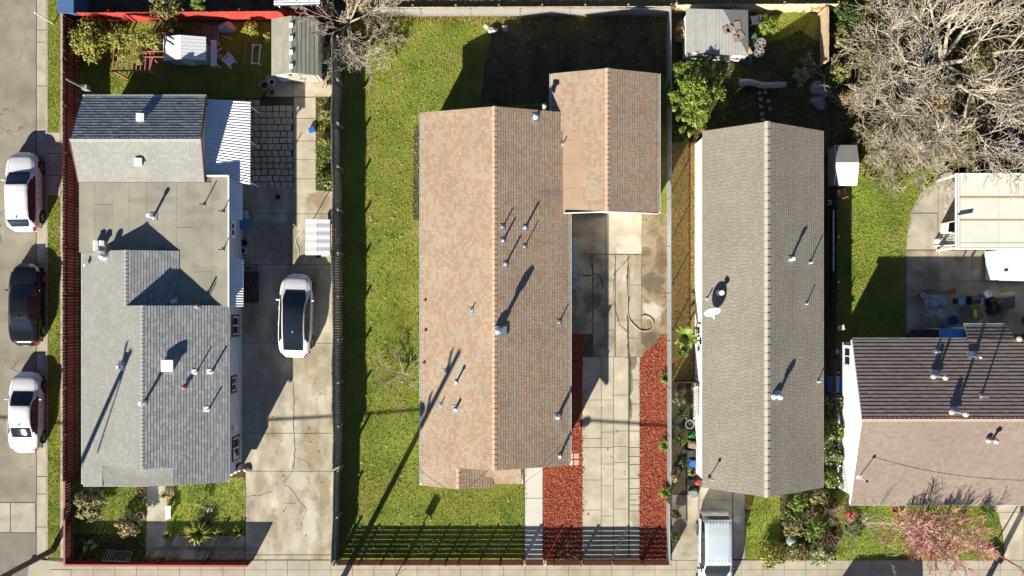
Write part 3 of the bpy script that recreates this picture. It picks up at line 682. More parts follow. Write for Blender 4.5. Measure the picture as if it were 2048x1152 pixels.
for i, (a, b) in enumerate(zip(sx, sx[1:])):
    top = 365 if a < 400 else 353
    if a < 350 and a >= 380: top = 353
    bot = 504.5 if b <= 245 else 613
    MB().slab3([W(a + .14, top, zB + .003 * (i % 3)), W(b - .14, top, zB + .003 * (i % 3)), W(b - .14, bot, zB + .003 * (i % 3)), W(a + .14, bot, zB + .003 * (i % 3))], .015).build('roofing_strip', felt, fl)
for (xa_, ya_, xb_, yb_) in ((353, 455.5, 388, 455.5), (328, 423, 353, 423.5), (190, 410, 224, 410), (388, 545, 423, 544), (293, 470, 328, 470)): MB().beam(W(xa_, ya_, zB + .008), W(xb_, yb_, zB + .008), .02, .008).build('lap_seam', felt, fl)
PLANES[h1.name].append(([W(158, 364, zB), W(408, 364, zB), W(408, 352, zB), W(457, 352, zB), W(457, 614, zB), W(158, 614, zB)], Vector((0, 0, 1))))
g = MB(); e = zB + .03
for a, b in (((457.3, 351), (457.3, 614)), ((409, 351.5), (457.3, 351.5))): g.beam(W(*a, e), W(*b, e), .07, .09)
g.build('roof_edging', white_paint, h1)
xwe, xC1, xC2, xe1 = W(166, 0, 2.7).x, W(252, 0, 3.83).x, W(285, 0, 4.23).x, W(455, 0, 2.9).x
zC1 = 2.7 + (xC1 - xwe) * (4.23 - 2.7) / (xC2 - xwe)
xc1e = W(358, 0, 3.02).x
yn1, yn2, yS, yR = W(0, 501, 3.4).y, W(0, 611, 3.5).y, W(0, 971, 3.0).y, W(0, 939, 4.23).y
def zw(x): return 2.7 + (x - xwe) * (4.23 - 2.7) / (xC2 - xwe)
xw2 = W(293, 0, 4.2).x
xq = W(206, 0, 3.2).x; zq = zw(xq)
sw = slope(h1, [(xwe, yn1, 2.7), (xwe, yS, 2.7), (xq, yS, zq), (xq, yR, zq), (xC2, yR, 4.23), (xC2, yn2, 4.23), (xC1, yn2, zC1), (xC1, yn1, zC1)], sh_grey, deck_grey)
s_c1 = slope(h1, [(xc1e, yn1, 3.02), (xc1e, yn2 + .02, 3.02), (xC1, yn2 + .02, zC1), (xC1, yn1, zC1)], sh_grey_shade, deck_grey)
xj = W(349, 0, 3.6).x; zj = 4.23 - (xj - xC2) * (4.23 - 2.9) / (xe1 - xC2); yE = W(0, 965, 3.0).y
s_c2 = slope(h1, [(xe1, yE, 2.9), (xe1, yn2, 2.9), (xC2, yn2, 4.23), (xC2, yR, 4.23), (xj, yR, zj), (xj, yE, zj)], sh_grey_shade, deck_grey, th=.026)
xj2 = W(349, 0, 3.2).x
slope(h1, [(xq, yS, zq - .06), (xj2, yS, zq - .06), (xj2, yR - .02, zq + .02), (xq, yR - .02, zq + .02)], sh_grey, deck_grey)
ridge_caps(s_c1, (xC1, yn1, zC1), (xC1, yn2, zC1), .4, .32, cap_grey, .2, .12); ridge_caps(s_c2, (xC2, yn2, 4.23), (xC2, yR, 4.23), .4, .4, cap_grey, .2, .12)
b = MB().prism([(xwe + .35, yS + .35), (xe1 - .03, yE + .3), (xe1 - .03, yn2), (xwe + .35, yn2)], 0, 2.56)
wallpoly(b, [(xwe + .35, yR + .05, 2.5), (xe1 - .05, yR + .05, 2.5), (xC2, yR + .05, 4.05)], (0, .1, 0)); b.prism([(xe1 - .03, yE + .3), (xe1 - .03, yn2), (xe1 - .6, yn2), (xe1 - .6, yE + .3)], 2.55, 2.80)
wallpoly(b, [(xwe + .4, yn2 - .12, 2.5), (xe1 - .1, yn2 - .12, 2.5), (xC2, yn2 - .12, 4.08)], (0, .08, 0))
wallpoly(b, [(xwe + .4, yn1 - .12, 2.5), (xc1e - .1, yn1 - .12, 2.5), (xC1, yn1 - .12, zC1 - .12)], (0, .08, 0))
b.build('wall', pale_wall, h1)
xf0, xf1 = W(163, 0, 3).x, W(456, 0, 3).x - .04
MB().prism([(xwe + .8, yn2 + .002), (xf1, yn2 + .002), (xf1, W(0, 353, 3).y), (xf0, W(0, 353, 3).y), (xf0, yn1 + .01), (xwe + .8, yn1 + .01)], 0, 2.81).build('wall', pale_wall, h1)
xa0, xa1 = aN0.x + .3, aN1.x - .12; ya0, ya1, yar = aN0.y - .35, aS0.y, aR0.y
b = MB(); body_ew(b, ya1, ya0, yar, xa0, xa1, 2.8, 3.85); b.build('wall', pale_wall, h1)
for (x0, y0, z0), (x1, y1, z1) in (((aN1.x, aN1.y, 2.9), (aR1.x, aR1.y, 3.96)), ((aR1.x, aR1.y, 3.96), (aS1.x, aS1.y, 3.0)), ((aN0.x, aN0.y, 2.9), (aR0.x, aR0.y, 3.96)), ((aR0.x, aR0.y, 3.96), (aS0.x, aS0.y, 3.0))):
    MB().beam((x0, y0, z0), (x1, y1, z1), .04, .16).build('bargeboard', maroon_m, h1)
gutter(h1, (aN0.x, aN0.y + .06, 2.9), (aN1.x, aN1.y + .06, 2.9)); gutter(h1, (xe1 + .03, yE, 2.85), (xe1 + .03, yn2, 2.85)); gutter(h1, (xwe - .05, yn1, 2.62), (xwe - .05, yS, 2.62)); gutter(h1, (xwe, yS - .05, 2.66), (W(293, 0, 3).x, yS - .05, 2.66))
xw1 = xe1 - .03
for py, z, w, hh in ((651, 1.45, 1.0, 1.15), (768, 1.75, .75, .75), (896, 1.35, 1.15, 1.15)): window(h1, (xw1, W(0, py, z).y, z), w, hh, 'x+')
window(h1, (xf1, W(0, 460, 1.6).y, 2.1), .75, .55, 'x+', frame=white_paint)
b = MB().lathe((xw1 + .14, W(0, 855, 1.9).y, 1.8), [(.10, 0), (.14, .05), (.13, .2), (.05, .26)], 10); b.build('wall_lamp', white_paint, h1)
MB().cyl((xw1 + .05, W(0, 677, 2).y, 2.5), (xw1 + .05, W(0, 677, 2).y, .1), .04).build('downpipe', pale_wall, h1)
MB().box((xw1 + .16, W(0, 932, .8).y, .9), (.3, .35, .7)).build('meter_box', dark_metal, h1)
for px, py, h_, r_, c in ((283, 236, 0, 0, 'b'), (279, 325, 0, 0, 'b')): boxvent(h1, px, py, .42, .2)
vent(h1, 307, 434, .75, .07, 'hood', .2, white_paint)
for px, py in ((408, 410), (446, 424), (446, 500)): vent(h1, px, py, .7, .03, None, .08, black_m, felt)
for px, py in ((196, 487), (208, 487), (196, 497)): boxvent(h1, px, py, .26, .3)
vent(h1, 210, 514, .3, .12, 'ball', .25, white_paint); boxvent(h1, 172, 531, .16, .12)
vent(h1, 349, 603, .25, .07, 'hood', .14, white_paint); vent(h1, 397, 614, .5, .05, None, .1); vent(h1, 416, 596, .45, .025, None, .06, black_m, felt)
vent(h1, 244, 732, .28, .13, 'ball', .22, white_paint); boxvent(h1, 338, 731, .62, .30)
vent(h1, 289, 805, .6, .07, 'hood', .13, white_paint)
for px, py, h_, r_ in ((394, 744, .5, .035), (424, 743, .5, .05), (418, 818, .45, .04)): vent(h1, px, py, h_, r_, None, .13, pipe_m, white_paint, (.14, 0))
vent(h1, 370, 774, .18, .06, 'cone', .09, terracotta, terracotta)

p = W(189, 187); MB().cyl((p.x, p.y, 0), (p.x, p.y, 3.4), .05, .05, 10).build('service_mast', galv, h1); MB().box((p.x + .1, p.y + .02, 1.3), (.3, .25, .5)).build('meter_box', grey_pl, h1)
# ---- corrugated covers ----------------------------------------------
def corrugated(parent, q, z0, z1, pitch=.14, amp=.022):
    """q: px corners left-top, right-top, right-bottom, left-bottom; waves run east-west"""
    lt, rt, rb, lb = [W(x, y, (z0 if i in (0, 3) else z1)) for i, (x, y) in enumerate(q)]
    n = int((lt - lb).length / (pitch / 6)); vs = []
    for i in range(n + 1):
        t = i / n; a = lt.lerp(lb, t); c = rt.lerp(rb, t); dz = amp * math.sin(i / 6 * 2 * math.pi)
        for k in range(5): p = a.lerp(c, k / 4); vs.append((p.x, p.y, p.z + dz))
    m = len(vs)
    vs += [(v[0], v[1], v[2] - .006) for v in vs[:m]]
    fs = []
    for i in range(n):
        for k in range(4):
            j = i * 5 + k; fs.append((j, j + 5, j + 6, j + 1)); fs.append((m + j, m + j + 1, m + j + 6, m + j + 5))
    return MB().add(vs, fs).build('corrugated_sheet', corr_m, parent, smooth=True)
pc = thing('patio_cover', 'white corrugated patio roof against the grey house, half in blue shade', 'patio cover', W(455, 280))
corrugated(pc, [(414, 199), (501, 203), (500, 369), (411, 353)], 2.72, 2.55)
for px, py in ((494, 208), (494, 280), (493, 362)): MB().cyl(W(px, py, 2.48), Vector((W(px, py, 2.48).x, W(px, py, 2.48).y, 0)), .045).build('post', white_paint, pc)
MB().beam(W(496, 204, 2.46), W(495, 366, 2.46), .06, .10).build('beam', white_paint, pc)
a1 = thing('side_awning', 'narrow corrugated awning beside the flat roof, nearer the patio cover', 'awning', W(475, 400)); corrugated(a1, [(459, 357), (485, 357), (485, 440), (459, 440)], 2.72, 2.45)
a2 = thing('side_awning', 'narrow corrugated awning above the dark bench by the grey house', 'awning', W(475, 565)); corrugated(a2, [(459, 517), (487, 520), (487, 613), (459, 613)], 2.72, 2.45)
for a_, ys_ in ((a1, (362, 436)), (a2, (525, 608))):
    for y_ in ys_: MB().beam(W(460, y_, 2.2), W(484, y_, 2.40), .05, .05).build('bracket', white_paint, a_)

# ---- middle brown house ----------------------------------------------
h2 = thing('brown_house', 'long house under mottled brown shingles in the middle of the picture', 'house', W(990, 600))
xw, xe, xr = W(843, 0, 2.4).x, W(1139, 0, 2.4).x, W(989, 0, 4.0).x
y0, y1 = W(0, 931, 2.4).y, W(0, 225, 2.4).y; yf = W(0, 971, 2.4).y
xf = W(917, 0, 3.27).x; kz = (4.0 - 2.4) / (xr - xw); zf = 2.4 + (xf - xw) * kz
w2 = slope(h2, [(xw, yf, 2.4), (xw, y1, 2.4), (xr, y1, 4.0), (xr, y0, 4.0), (xf, y0, zf), (xf, yf - .05, zf)], sh_brown, deck_brown, tw=(.14, .25))
e2 = slope(h2, [(xe, y1, 2.4), (xe, y0, 2.4), (xr, y0, 4.0), (xr, y1, 4.0)], sh_brown, deck_brown, th=.022, gap=.010, tw=(.14, .25))
xp1, xp2 = W(985, 0, 2.6).x, W(1042, 0, 2.5).x
slope(h2, [(xp1, yf - .05, 2.55), (xp1, y0 - .02, 2.55), (xf, y0 - .02, zf), (xf, yf - .05, zf)], sh_brown, deck_brown, th=.022, gap=.010, tw=(.14, .25))
slope(h2, [(xp1 + .02, yf + .1, 2.46), (xp2, yf + .1, 2.46), (xp2, y0 - .02, 2.68), (xp1 + .02, y0 - .02, 2.68)], sh_brown, deck_brown)
ridge_caps(e2, (xr, y1, 4.0), (xr, y0, 4.0), .42, .42, cap_brown, .27, .13); ridge_caps(w2, (xf, y0, zf), (xf, yf, zf), .42, .4, cap_brown, .27, .12)
b = MB(); body_ns(b, xw + .35, xe - .35, xr, y0 + .35, y1 - .35, 2.3, 3.85)
body_ns(b, xw + .352, xp2 - .3, xf, yf + .5, y0 + .351, 2.28, zf - .15); b.build('wall', tan_wall, h2)
xg0, xg1, xgr = W(1103, 0, 2.4).x, W(1317, 0, 2.4).x, W(1215, 0, 3.55).x
yg0, yg1 = W(0, 424, 3.0).y, W(0, 147, 2.4).y; kg = (3.55 - 2.4) / (xgr - xg0)
ym = W(0, 262, 2.7).y; xm = W(1166, 0, 3.0).x; zm = 2.4 + (xm - xg0) * kg
gw = slope(h2, [(xg0, ym, 2.4), (xg0, yg1, 2.4), (xgr, yg1, 3.55), (xgr, yg0, 3.55), (xm, yg0, zm), (xm, ym, zm)], sh_brown, deck_brown, tw=(.14, .25))
ge = slope(h2, [(xg1, yg1, 2.4), (xg1, yg0, 2.4), (xgr, yg0, 3.55), (xgr, yg1, 3.55)], sh_brown, deck_brown, th=.022, gap=.010, tw=(.14, .25))
xv = W(1126, 0, 2.6).x
fm_ = slope(h2, [(xv, yg0, 2.4 + (xv - xg0) * kg), (xv, ym, 2.4 + (xv - xg0) * kg), (xm, ym, zm), (xm, yg0, zm)], felt_tan, felt_tan, cs=3.2, tw=(1.3, 1.31), th=.012, gap=.015, name='felt_valley', shingle='felt_strips')
ridge_caps(ge, (xgr, yg1, 3.55), (xgr, yg0, 3.55), .4, .4, cap_brown, .27, .13)
b = MB(); body_ns(b, xg0 + .3, xg1 - .3, xgr, yg0 + .3, yg1 - .3, 2.3, 3.4); b.build('wall', tan_wall, h2)
d_ = MB().box(((xgr + xg1) / 2 - .3, yg0 + .27, 1.1), (3.4, .06, 2.1)).build('garage_door', white_paint, h2)
for k in range(4): MB().box(((xgr + xg1) / 2 - .3, yg0 + .225, .35 + .5 * k), (3.3, .03, .44)).build('panel', white_paint, d_)
gutter(h2, (xw - .05, yf, 2.34), (xw - .05, y1, 2.34)); gutter(h2, (xe + .05, y0, 2.34), (xe + .05, yg0 - .05, 2.34)); gutter(h2, (xg1 + .05, yg0, 2.34), (xg1 + .05, yg1, 2.34))
gutter(h2, (xg0 - .05, y1 + .1, 2.34), (xg0 - .05, yg1, 2.34)); gutter(h2, (xp2 + .05, yf + .1, 2.42), (xp2 + .05, y0, 2.42))
MB().beam((xm - 1.0, yg0 - .04, zm - .32), (xgr, yg0 - .04, 3.50), .04, .14).build('bargeboard', white_paint, h2); MB().beam((xg1, yg0 - .04, 2.36), (xgr, yg0 - .04, 3.50), .04, .14).build('bargeboard', white_paint, h2)
for px, py, h_, r_, c, f in ((1071, 236, .45, .07, 'cone', .22), (1125, 290, .42, .03, None, .14), (1005, 455, .36, .035, None, .14), (1006, 482, .42, .05, None, .14), (1050, 456, .48, .055, None, .15), (1049, 494, .48, .03, None, .12),
                             (1011, 529, .52, .05, None, .15), (942, 621, .35, .03, None, .15), (890, 743, .3, .03, None, .12), (913, 764, .6, .05, 'hood', .10), (881, 810, .35, .03, None, .13), (911, 818, .42, .065, None, .20),
                             (1118, 645, .34, .035, None, .14), (1115, 834, .6, .09, None, .18), (1119, 912, .35, .06, 'hood', .12), (1088, 214, .3, .06, 'cone', .1)):
    vent(h2, px, py, h_, r_, c, f)
# flue
p = hit(h2, 997, 660)
fo = MB().cyl(p, p + Vector((0, 0, .95)), .10, .10, 12).lathe(p + Vector((0, 0, .75)), [(.17, 0), (.19, .06), (.19, .3), (.06, .4)], 14).build('flue', galv, h2)
MB().box(p + Vector((.18, -.08, .03)), (.55, .55, .04), 0, .4).build('flashing', galv, fo)
MB().box(p + Vector((-.05, .05, .18)), (.32, .32, .3)).build('base', galv, fo)
for px, py in ((850, 602), (848, 727), (851, 662)): vent(h2, px, py, .08, .05, None, .05, terracotta, terracotta)
# side steps
st = thing('side_steps', 'grey wooden landing and steps below the brown house east eave', 'steps', W(1147, 525))
for i, (ya, yb, z_) in enumerate(((475, 497, .25), (497, 556, .55), (556, 578, .3))):
    for k in range(3 if i != 1 else 6):
        n_ = 3 if i != 1 else 6; u0 = ya + (yb - ya) * k / n_; u1 = ya + (yb - ya) * (k + 1) / n_
        MB().prism([tuple(W(x_, y_, z_)[:2]) for x_, y_ in ((1120, u0 + .4), (1155, u0 + .4), (1155, u1 - .4), (1120, u1 - .4))], z_ - .04, z_).build('tread_board', plain('blue_grey_boards', (.34, .37, .39), .8), st)
    MB().prism([tuple(W(x_, y_, z_)[:2]) for x_, y_ in ((1122, ya + 1), (1153, ya + 1), (1153, yb - 1), (1122, yb - 1))], .03, z_ - .042).build('frame', plain('blue_grey_frame', (.26, .28, .30), .8), st)

# ---- tan house ------------------------------------------------------
h3 = thing('tan_house', 'narrow house under an even tan grey roof with a white west wall', 'house', W(1530, 610))
xw3, xe3, xr3, zr3 = W(1405, 0, 2.5).x, W(1647, 0, 2.5).x, W(1535, 0, 3.9).x, 3.9
yn, ysx, yrn, yrs = W(0, 262, 2.5).y, W(0, 975, 2.5).y, W(0, 243, zr3).y, W(0, 995, zr3).y
w3 = slope(h3, [(xw3, ysx, 2.5), (xw3, yn, 2.5), (xr3, yrn, zr3), (xr3, yrs, zr3)], sh_tan, deck_tan, th=.018, cs=.14, gap=.012, tw=(.17, .24))
e3 = slope(h3, [(xe3, yn, 2.5), (xe3, ysx, 2.5), (xr3, yrs, zr3), (xr3, yrn, zr3)], sh_tan, deck_tan, th=.026, cs=.14, gap=.012, tw=(.17, .24))
ridge_caps(e3, (xr3, yrn, zr3), (xr3, yrs, zr3), .42, .42, cap_tan, .42, .16, .026)
b = MB(); body_ns(b, xw3 + .06, xe3 - .3, xr3, ysx + .4, yn - .3, 2.4, 3.7); b.build('wall', white_wall, h3)
for py, z, w, hh in ((668, 1.3, .9, 1.0), (690, 1.3, .7, 1.0)): window(h3, (xw3 + .06, W(0, py, z).y, z), w, hh, 'x-', frame=white_paint)
for px, py, h_, r_, c, f in ((1581, 519, .5, .07, 'hood', .16), (1619, 526, .52, .035, None, .10), (1612, 608, .35, .03, None, .09), (1635, 763, .45, .035, None, .09), (1413, 598, .45, .03, None, .1), (1439, 586, .55, .09, 'hood', .14)): vent(h3, px, py, h_, r_, c, f, white_paint)
p = hit(h3, 1555, 792)
o = MB().cyl(p, p + Vector((0, 0, .42)), .09, .09, 12).ball(p + Vector((0, 0, .5)), (.17, .17, .14), 12, 8).build('turbine_vent', white_paint, h3); MB().ball(p + Vector((-.24, 0, .2)), (.16, .16, .14), 12, 8).build('cowl', white_paint, o)
MB().box(p + Vector((.0, .1, .02)), (.4, .4, .04), 0, .4).build('flashing', galv, o)
# antenna mast by the front
p = hit(h3, 1419, 954); q = p + Vector((.0, 0, .75))
o = MB().cyl(p, q, .025).box(p + Vector((0, 0, .03)), (.18, .14, .05)).build('service_mast', dark_metal, h3); MB().lathe(q, [(.06, -.04), (.08, .02), (.02, .1)], 10).build('weatherhead', galv, o)
ds = thing('satellite_dish', 'white satellite dish on the west edge of tan roof', 'satellite dish', hit(h3, 1428, 640))
p = hit(h3, 1428, 638); c = p + Vector((-.25, .45, .6))
MB().cyl(p, p + Vector((-.1, .2, .55)), .03).build('mast', white_paint, ds)
D = Vector((.15, -.85, .55)).normalized(); X = D.cross(Vector((0, 0, 1))).normalized(); Y = X.cross(D)
vs = [c]; fs = []
for j in (1, 2, 3):
    for i in range(18):
        t = 2 * math.pi * i / 18; r_ = .42 * j / 3; vs.append(c + X * (math.cos(t) * r_ * 1.05) + Y * (math.sin(t) * r_) + D * (.10 * (j / 3) ** 2))
fs += [(0, 1 + i, 1 + (i + 1) % 18) for i in range(18)]
for j in (0, 1): fs += [(1 + j * 18 + i, 1 + (j + 1) * 18 + i, 1 + (j + 1) * 18 + (i + 1) % 18, 1 + j * 18 + (i + 1) % 18) for i in range(18)]
n_ = len(vs); vs += [v - D * .02 for v in vs]; fs += [tuple(n_ + i for i in f[::-1]) for f in fs]
MB().add(vs, fs).build('dish', white_paint, ds, smooth=True)
MB().cyl(c - Y * .4, c + D * .55 - Y * .1, .018).build('arm', galv, ds); MB().box(c + D * .55 - Y * .1, (.1, .1, .08)).build('receiver', grey_pl, ds)

# ---- chocolate house at right ---------------------------------------
h4 = thing('chocolate_house', 'house under chocolate brown courses with long white front gutter', 'house', W(1900, 830))
yN, yS4, yr4 = W(0, 680, 2.5).y, W(0, 1007, 2.5).y, W(0, 838, 3.95).y; xL, xR = W(1700, 0, 2.5).x, 36.0
n4 = slope(h4, [(xR, yN, 2.5), (xL + .12, yN, 2.5), (xL + .12, yr4, 3.95), (xR, yr4, 3.95)], sh_choc, deck_brown, cs=.205, th=.036, tw=(.30, .34), gap=.004)
s4 = slope(h4, [(xL, yS4, 2.5), (xR, yS4, 2.5), (xR, yr4, 3.95), (xL + .12, yr4, 3.95)], sh_choc, deck_brown, cs=.16, th=.014)
xx0, xx1 = W(1931, 0, 2.3).x, W(2014, 0, 2.3).x; ye = W(0, 651, 2.15).y
slope(h4, [(xx1, ye, 2.15), (xx0, ye, 2.15), (xx0, yN + .01, 2.5), (xx1 + .35, yN + .01, 2.5)], sh_choc, deck_brown, cs=.205, th=.036, tw=(.30, .34), gap=.004)
ridge_caps(n4, (xL + .12, yr4, 3.95), (xR - 4, yr4, 3.95), .4, .4, cap_choc, .25, .14, .03)
b = MB(); body_ew(b, yS4 + .4, yN - .2, yr4, xL + .16, xR, 2.4, 3.75); b.prism([(xx0 + .1, yN - .2), (xx1, yN - .2), (xx1, ye - .15), (xx0 + .1, ye - .15)], 0, 2.05); b.build('wall', white_wall, h4)
for a_, b_ in (((xL, yS4, 2.44), (xL + .10, yr4, 3.89)), ((xL + .10, yN, 2.44), (xL + .10, yr4, 3.89))): MB().beam(a_, b_, .04, .16).build('bargeboard', white_paint, h4)
gutter(h4, (xL, yS4 - .05, 2.44), (xR, yS4 - .05, 2.44)); gutter(h4, (xL + .15, yN + .05, 2.44), (xx0 - .02, yN + .05, 2.44)); gutter(h4, (xx0, ye + .05, 2.1), (xx1, ye + .05, 2.1))
window(h4, (xL + .16, W(0, 712, 1.6).y, 1.7), 1.0, 1.0, 'x-', frame=white_paint)
pinkcap = plain('pale_pink_cap', (.62, .44, .38), .7)
def capvent(px, py, h_, r_=.12, twin=True):
    p = hit(h4, px, py); b = MB().cyl(p, p + Vector((0, 0, h_)), .07, .07, 10); o = b.build('vent_pipe', galv, h4)
    c = MB().lathe(p + Vector((0, 0, h_ - .05)), [(r_, 0), (r_ * 1.1, .05), (r_ * .9, .14), (r_ * .3, .18)], 14)
    if twin: MB().lathe(p + Vector((-.26, 0, .16)), [(r_, 0), (r_ * 1.1, .05), (r_ * .9, .14), (r_ * .3, .18)], 14).build('cap', pinkcap, o)
    c.build('cap', pinkcap, o); MB().box(p + Vector((-.08, .12, .06)), (.5, .32, .04), 0, 0, -.4).build('flashing', galv, o)
capvent(1873, 752, 1.05, .14); capvent(1910, 823, 1.2, .15); capvent(1946, 713, .8, .09, False); capvent(1983, 880, .5, .13)
for px, py, h_ in ((1872, 703, .5), (1962, 792, .75)): vent(h4, px, py, h_, .045, None, .12, galv)
p = W(2032, 677, 2.4); MB().ball((p.x, p.y, 2.75), (.16, .16, .12), 12, 8).cyl((p.x, p.y, 2.3), (p.x, p.y, 2.7), .05).build('globe_cap', pinkcap, h4)
# service wire mast on the front slope
p = hit(h4, 1718, 954); q = p + Vector((.05, -.05, 1.0))
o = MB().cyl(p, q, .025).box(p + Vector((0, 0, .02)), (.25, .2, .06)).build('service_mast', white_paint, h4)
MB().lathe(q, [(.07, -.04), (.09, .03), (.02, .12)], 10).build('weatherhead', dark_metal, o)
aw = thing('blue_awning', 'small blue panel canopy at the chocolate house back wall', 'awning', W(1900, 665))
MB().slab3([W(1879, 657, 2.0), W(1930, 658, 2.0), W(1932, 682, 2.25), W(1878, 681, 2.25)], .03).build('panel', plain('blue_panel', (.05, .22, .5), .5), aw)
for px in (1880, 1929): a_ = W(px, 658, 1.96); MB().cyl(a_, (a_.x, a_.y, 0), .025).build('post', white_paint, aw)
# ------------------------------------------------------------------ fences
def board_fence(name, label, cat, a, b, h, m, bw=.14, gap=.012, th=.022, rails=(.35, .8), rail_side=1, rail_m=None, post_step=2.4, lean=0.0, jit=.01, hj=.02, group=None, capm=None, wob=0.0, yellow=None):
    a = Vector(a); b = Vector(b); t = thing(name, label, cat, a, group); L = (b - a).length; d = (b - a).normalized(); ang = math.atan2(d.y, d.x); nrm = Vector((-d.y, d.x, 0))
    me = boxmesh('board', (bw, th, h), m); n = int(L / (bw + gap))
    for i in range(n):
        s = (i + .5) * L / n; off = wob * math.sin(s * .9) + wob * .6 * math.sin(s * 2.3 + 1)
        p = a + d * s + nrm * (off + lean * h * .5) + Vector((0, 0, h / 2 + R(-hj, hj)))
        inst('board', me, t, p, (-lean + R(-jit, jit), R(-jit, jit) * .6, ang + R(-jit, jit)), (R(.93, 1.0), 1, 1))
    off = nrm * (rail_side * (th / 2 + .03))
    for f in rails:
        MB().beam(a + off + Vector((0, 0, h * f)) + nrm * lean * h * f, b + off + Vector((0, 0, h * f)) + nrm * lean * h * f, .05, .09).build('rail', rail_m or m, t)
    k = max(1, int(L / post_step))
    for i in range(k + 1):
        p = a + d * (L * i / k) + nrm * (rail_side * (th / 2 + .052 + .05))
        MB().box(p + Vector((0, 0, (h * .97) / 2)), (.1, .1, h * .97), ang).build('post', rail_m or m, t)
    if capm: MB().beam(a + Vector((0, 0, h + .02)), b + Vector((0, 0, h + .02)), .10, .035).build('cap_rail', capm, t)
    return t
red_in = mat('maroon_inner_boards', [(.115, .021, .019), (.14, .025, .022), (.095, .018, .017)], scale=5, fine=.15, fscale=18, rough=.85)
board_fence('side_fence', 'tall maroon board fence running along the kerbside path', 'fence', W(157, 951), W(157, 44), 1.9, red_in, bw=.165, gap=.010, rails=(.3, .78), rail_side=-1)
board_fence('rear_fence', 'sunlit bright red board fence behind the shed and playhouse', 'fence', W(156, 44), W(664, 40), 1.7, red_wood, bw=.15, gap=.008, rails=(.3, .85), rail_side=1, post_step=2.4)
board_fence('front_fence', 'low maroon fence with lighter cap rail around front yard, street side', 'fence', W(148, 1119), W(506, 1121), 1.15, red_dark, bw=.14, rails=(.3,), rail_side=1, capm=red_rail)
board_fence('front_fence', 'low maroon fence with lighter cap rail around front yard, short side run', 'fence', W(148, 953), W(148, 1118), 1.15, red_dark, bw=.14, rails=(.3,), rail_side=1, capm=red_rail)
board_fence('dividing_fence', 'weathered grey board fence between concrete driveway and long lawn', 'fence', W(681, 88), W(683, 930), 1.7, grey_wood, bw=.145, gap=.008, rails=(.2, .8), rail_side=1, rail_m=grey_wood, lean=-.12, jit=.012, hj=.02, wob=.03)
board_fence('dividing_fence', 'lower weathered grey fence end beside the bottom of the driveway', 'fence', W(680, 934), W(676, 1116), 1.35, grey_wood, bw=.145, gap=.008, rails=(.2, .8), rail_side=1, rail_m=grey_wood, lean=-.10, jit=.012, hj=.02, wob=.02)
board_fence('back_fence', 'pale weathered board fence behind the dark back yard soil', 'fence', W(745, 29), W(1336, 27), 1.3, pale_wood, bw=.145, gap=.006, rails=(.25, .85), rail_side=1, rail_m=tan_wood)
board_fence('back_fence', 'tan board fence behind the grey shed and white chair', 'fence', W(1345, 26), W(1660, 24), 1.5, pale_wood, bw=.2, gap=.006, rails=(.25, .9), rail_side=1, rail_m=tan_wood)
board_fence('corner_fence', 'tan board fence corner running down beside the ivy thicket', 'fence', W(1640, 30), W(1640, 135), 1.5, pale_wood, bw=.2, gap=.006, rails=(.25, .9), rail_side=-1, rail_m=tan_wood)
board_fence('yard_fence', 'dark board fence along the tan house east side', 'fence', W(1658, 300), W(1656, 830), 1.35, dark_wood, bw=.16, gap=.01, rails=(.25, .85), rail_side=1)

def chain_fence(label, a, b, h, post_step=2.6, mesh=.075, wire=.0055):
    a = Vector(a); b = Vector(b); t = thing('chain_link_fence', label, 'fence', a); L = (b - a).length; d = (b - a).normalized()
    MB().cyl(a + Vector((0, 0, h)), b + Vector((0, 0, h)), .035, .035, 8).build('top_rail', galv, t)
    k = max(1, int(L / post_step))
    for i in range(k + 1):
        p = a + d * (L * i / k); MB().cyl(p, p + Vector((0, 0, h + .04)), .035, .035, 8).build('post', galv, t)
    out = []; nrm = Vector((-d.y, d.x, 0)) * wire; up = Vector((0, 0, wire))
    s = -h
    while s < L:
        for dirn in (1, -1):
            s0, s1 = (s, s + h); z0, z1 = (.03, h) if dirn == 1 else (h, .03)
            if s0 < 0: z0 += (z1 - z0) * (-s0) / h; s0 = 0
            if s1 > L: z1 -= (z1 - z0) * (s1 - L) / max(s1 - s0, 1e-6); s1 = L
            if s1 - s0 < .03: continue
            p = a + d * s0 + Vector((0, 0, z0)); q = a + d * s1 + Vector((0, 0, z1))
            out.append([tuple(p + nrm), tuple(p - nrm), tuple(p + up * 1.4), tuple(q + nrm), tuple(q - nrm), tuple(q + up * 1.4)])
        s += mesh
    np_build('wire_mesh', np.array(out), 6, [(0, 1, 4, 3), (1, 2, 5, 4), (2, 0, 3, 5)], galv, t, kind='stuff')
    return t
chain_fence('galvanised chain link fence between red mulch and the tan house', W(1334, 30), W(1334, 960), 1.35)
chain_fence('short galvanised chain link run beside the front red mulch', W(1332, 1000), W(1333, 1118), 1.2)
chain_fence('chain link fence with dry tufts in front of pale back boards', W(745, 34), W(1333, 31), 1.25)

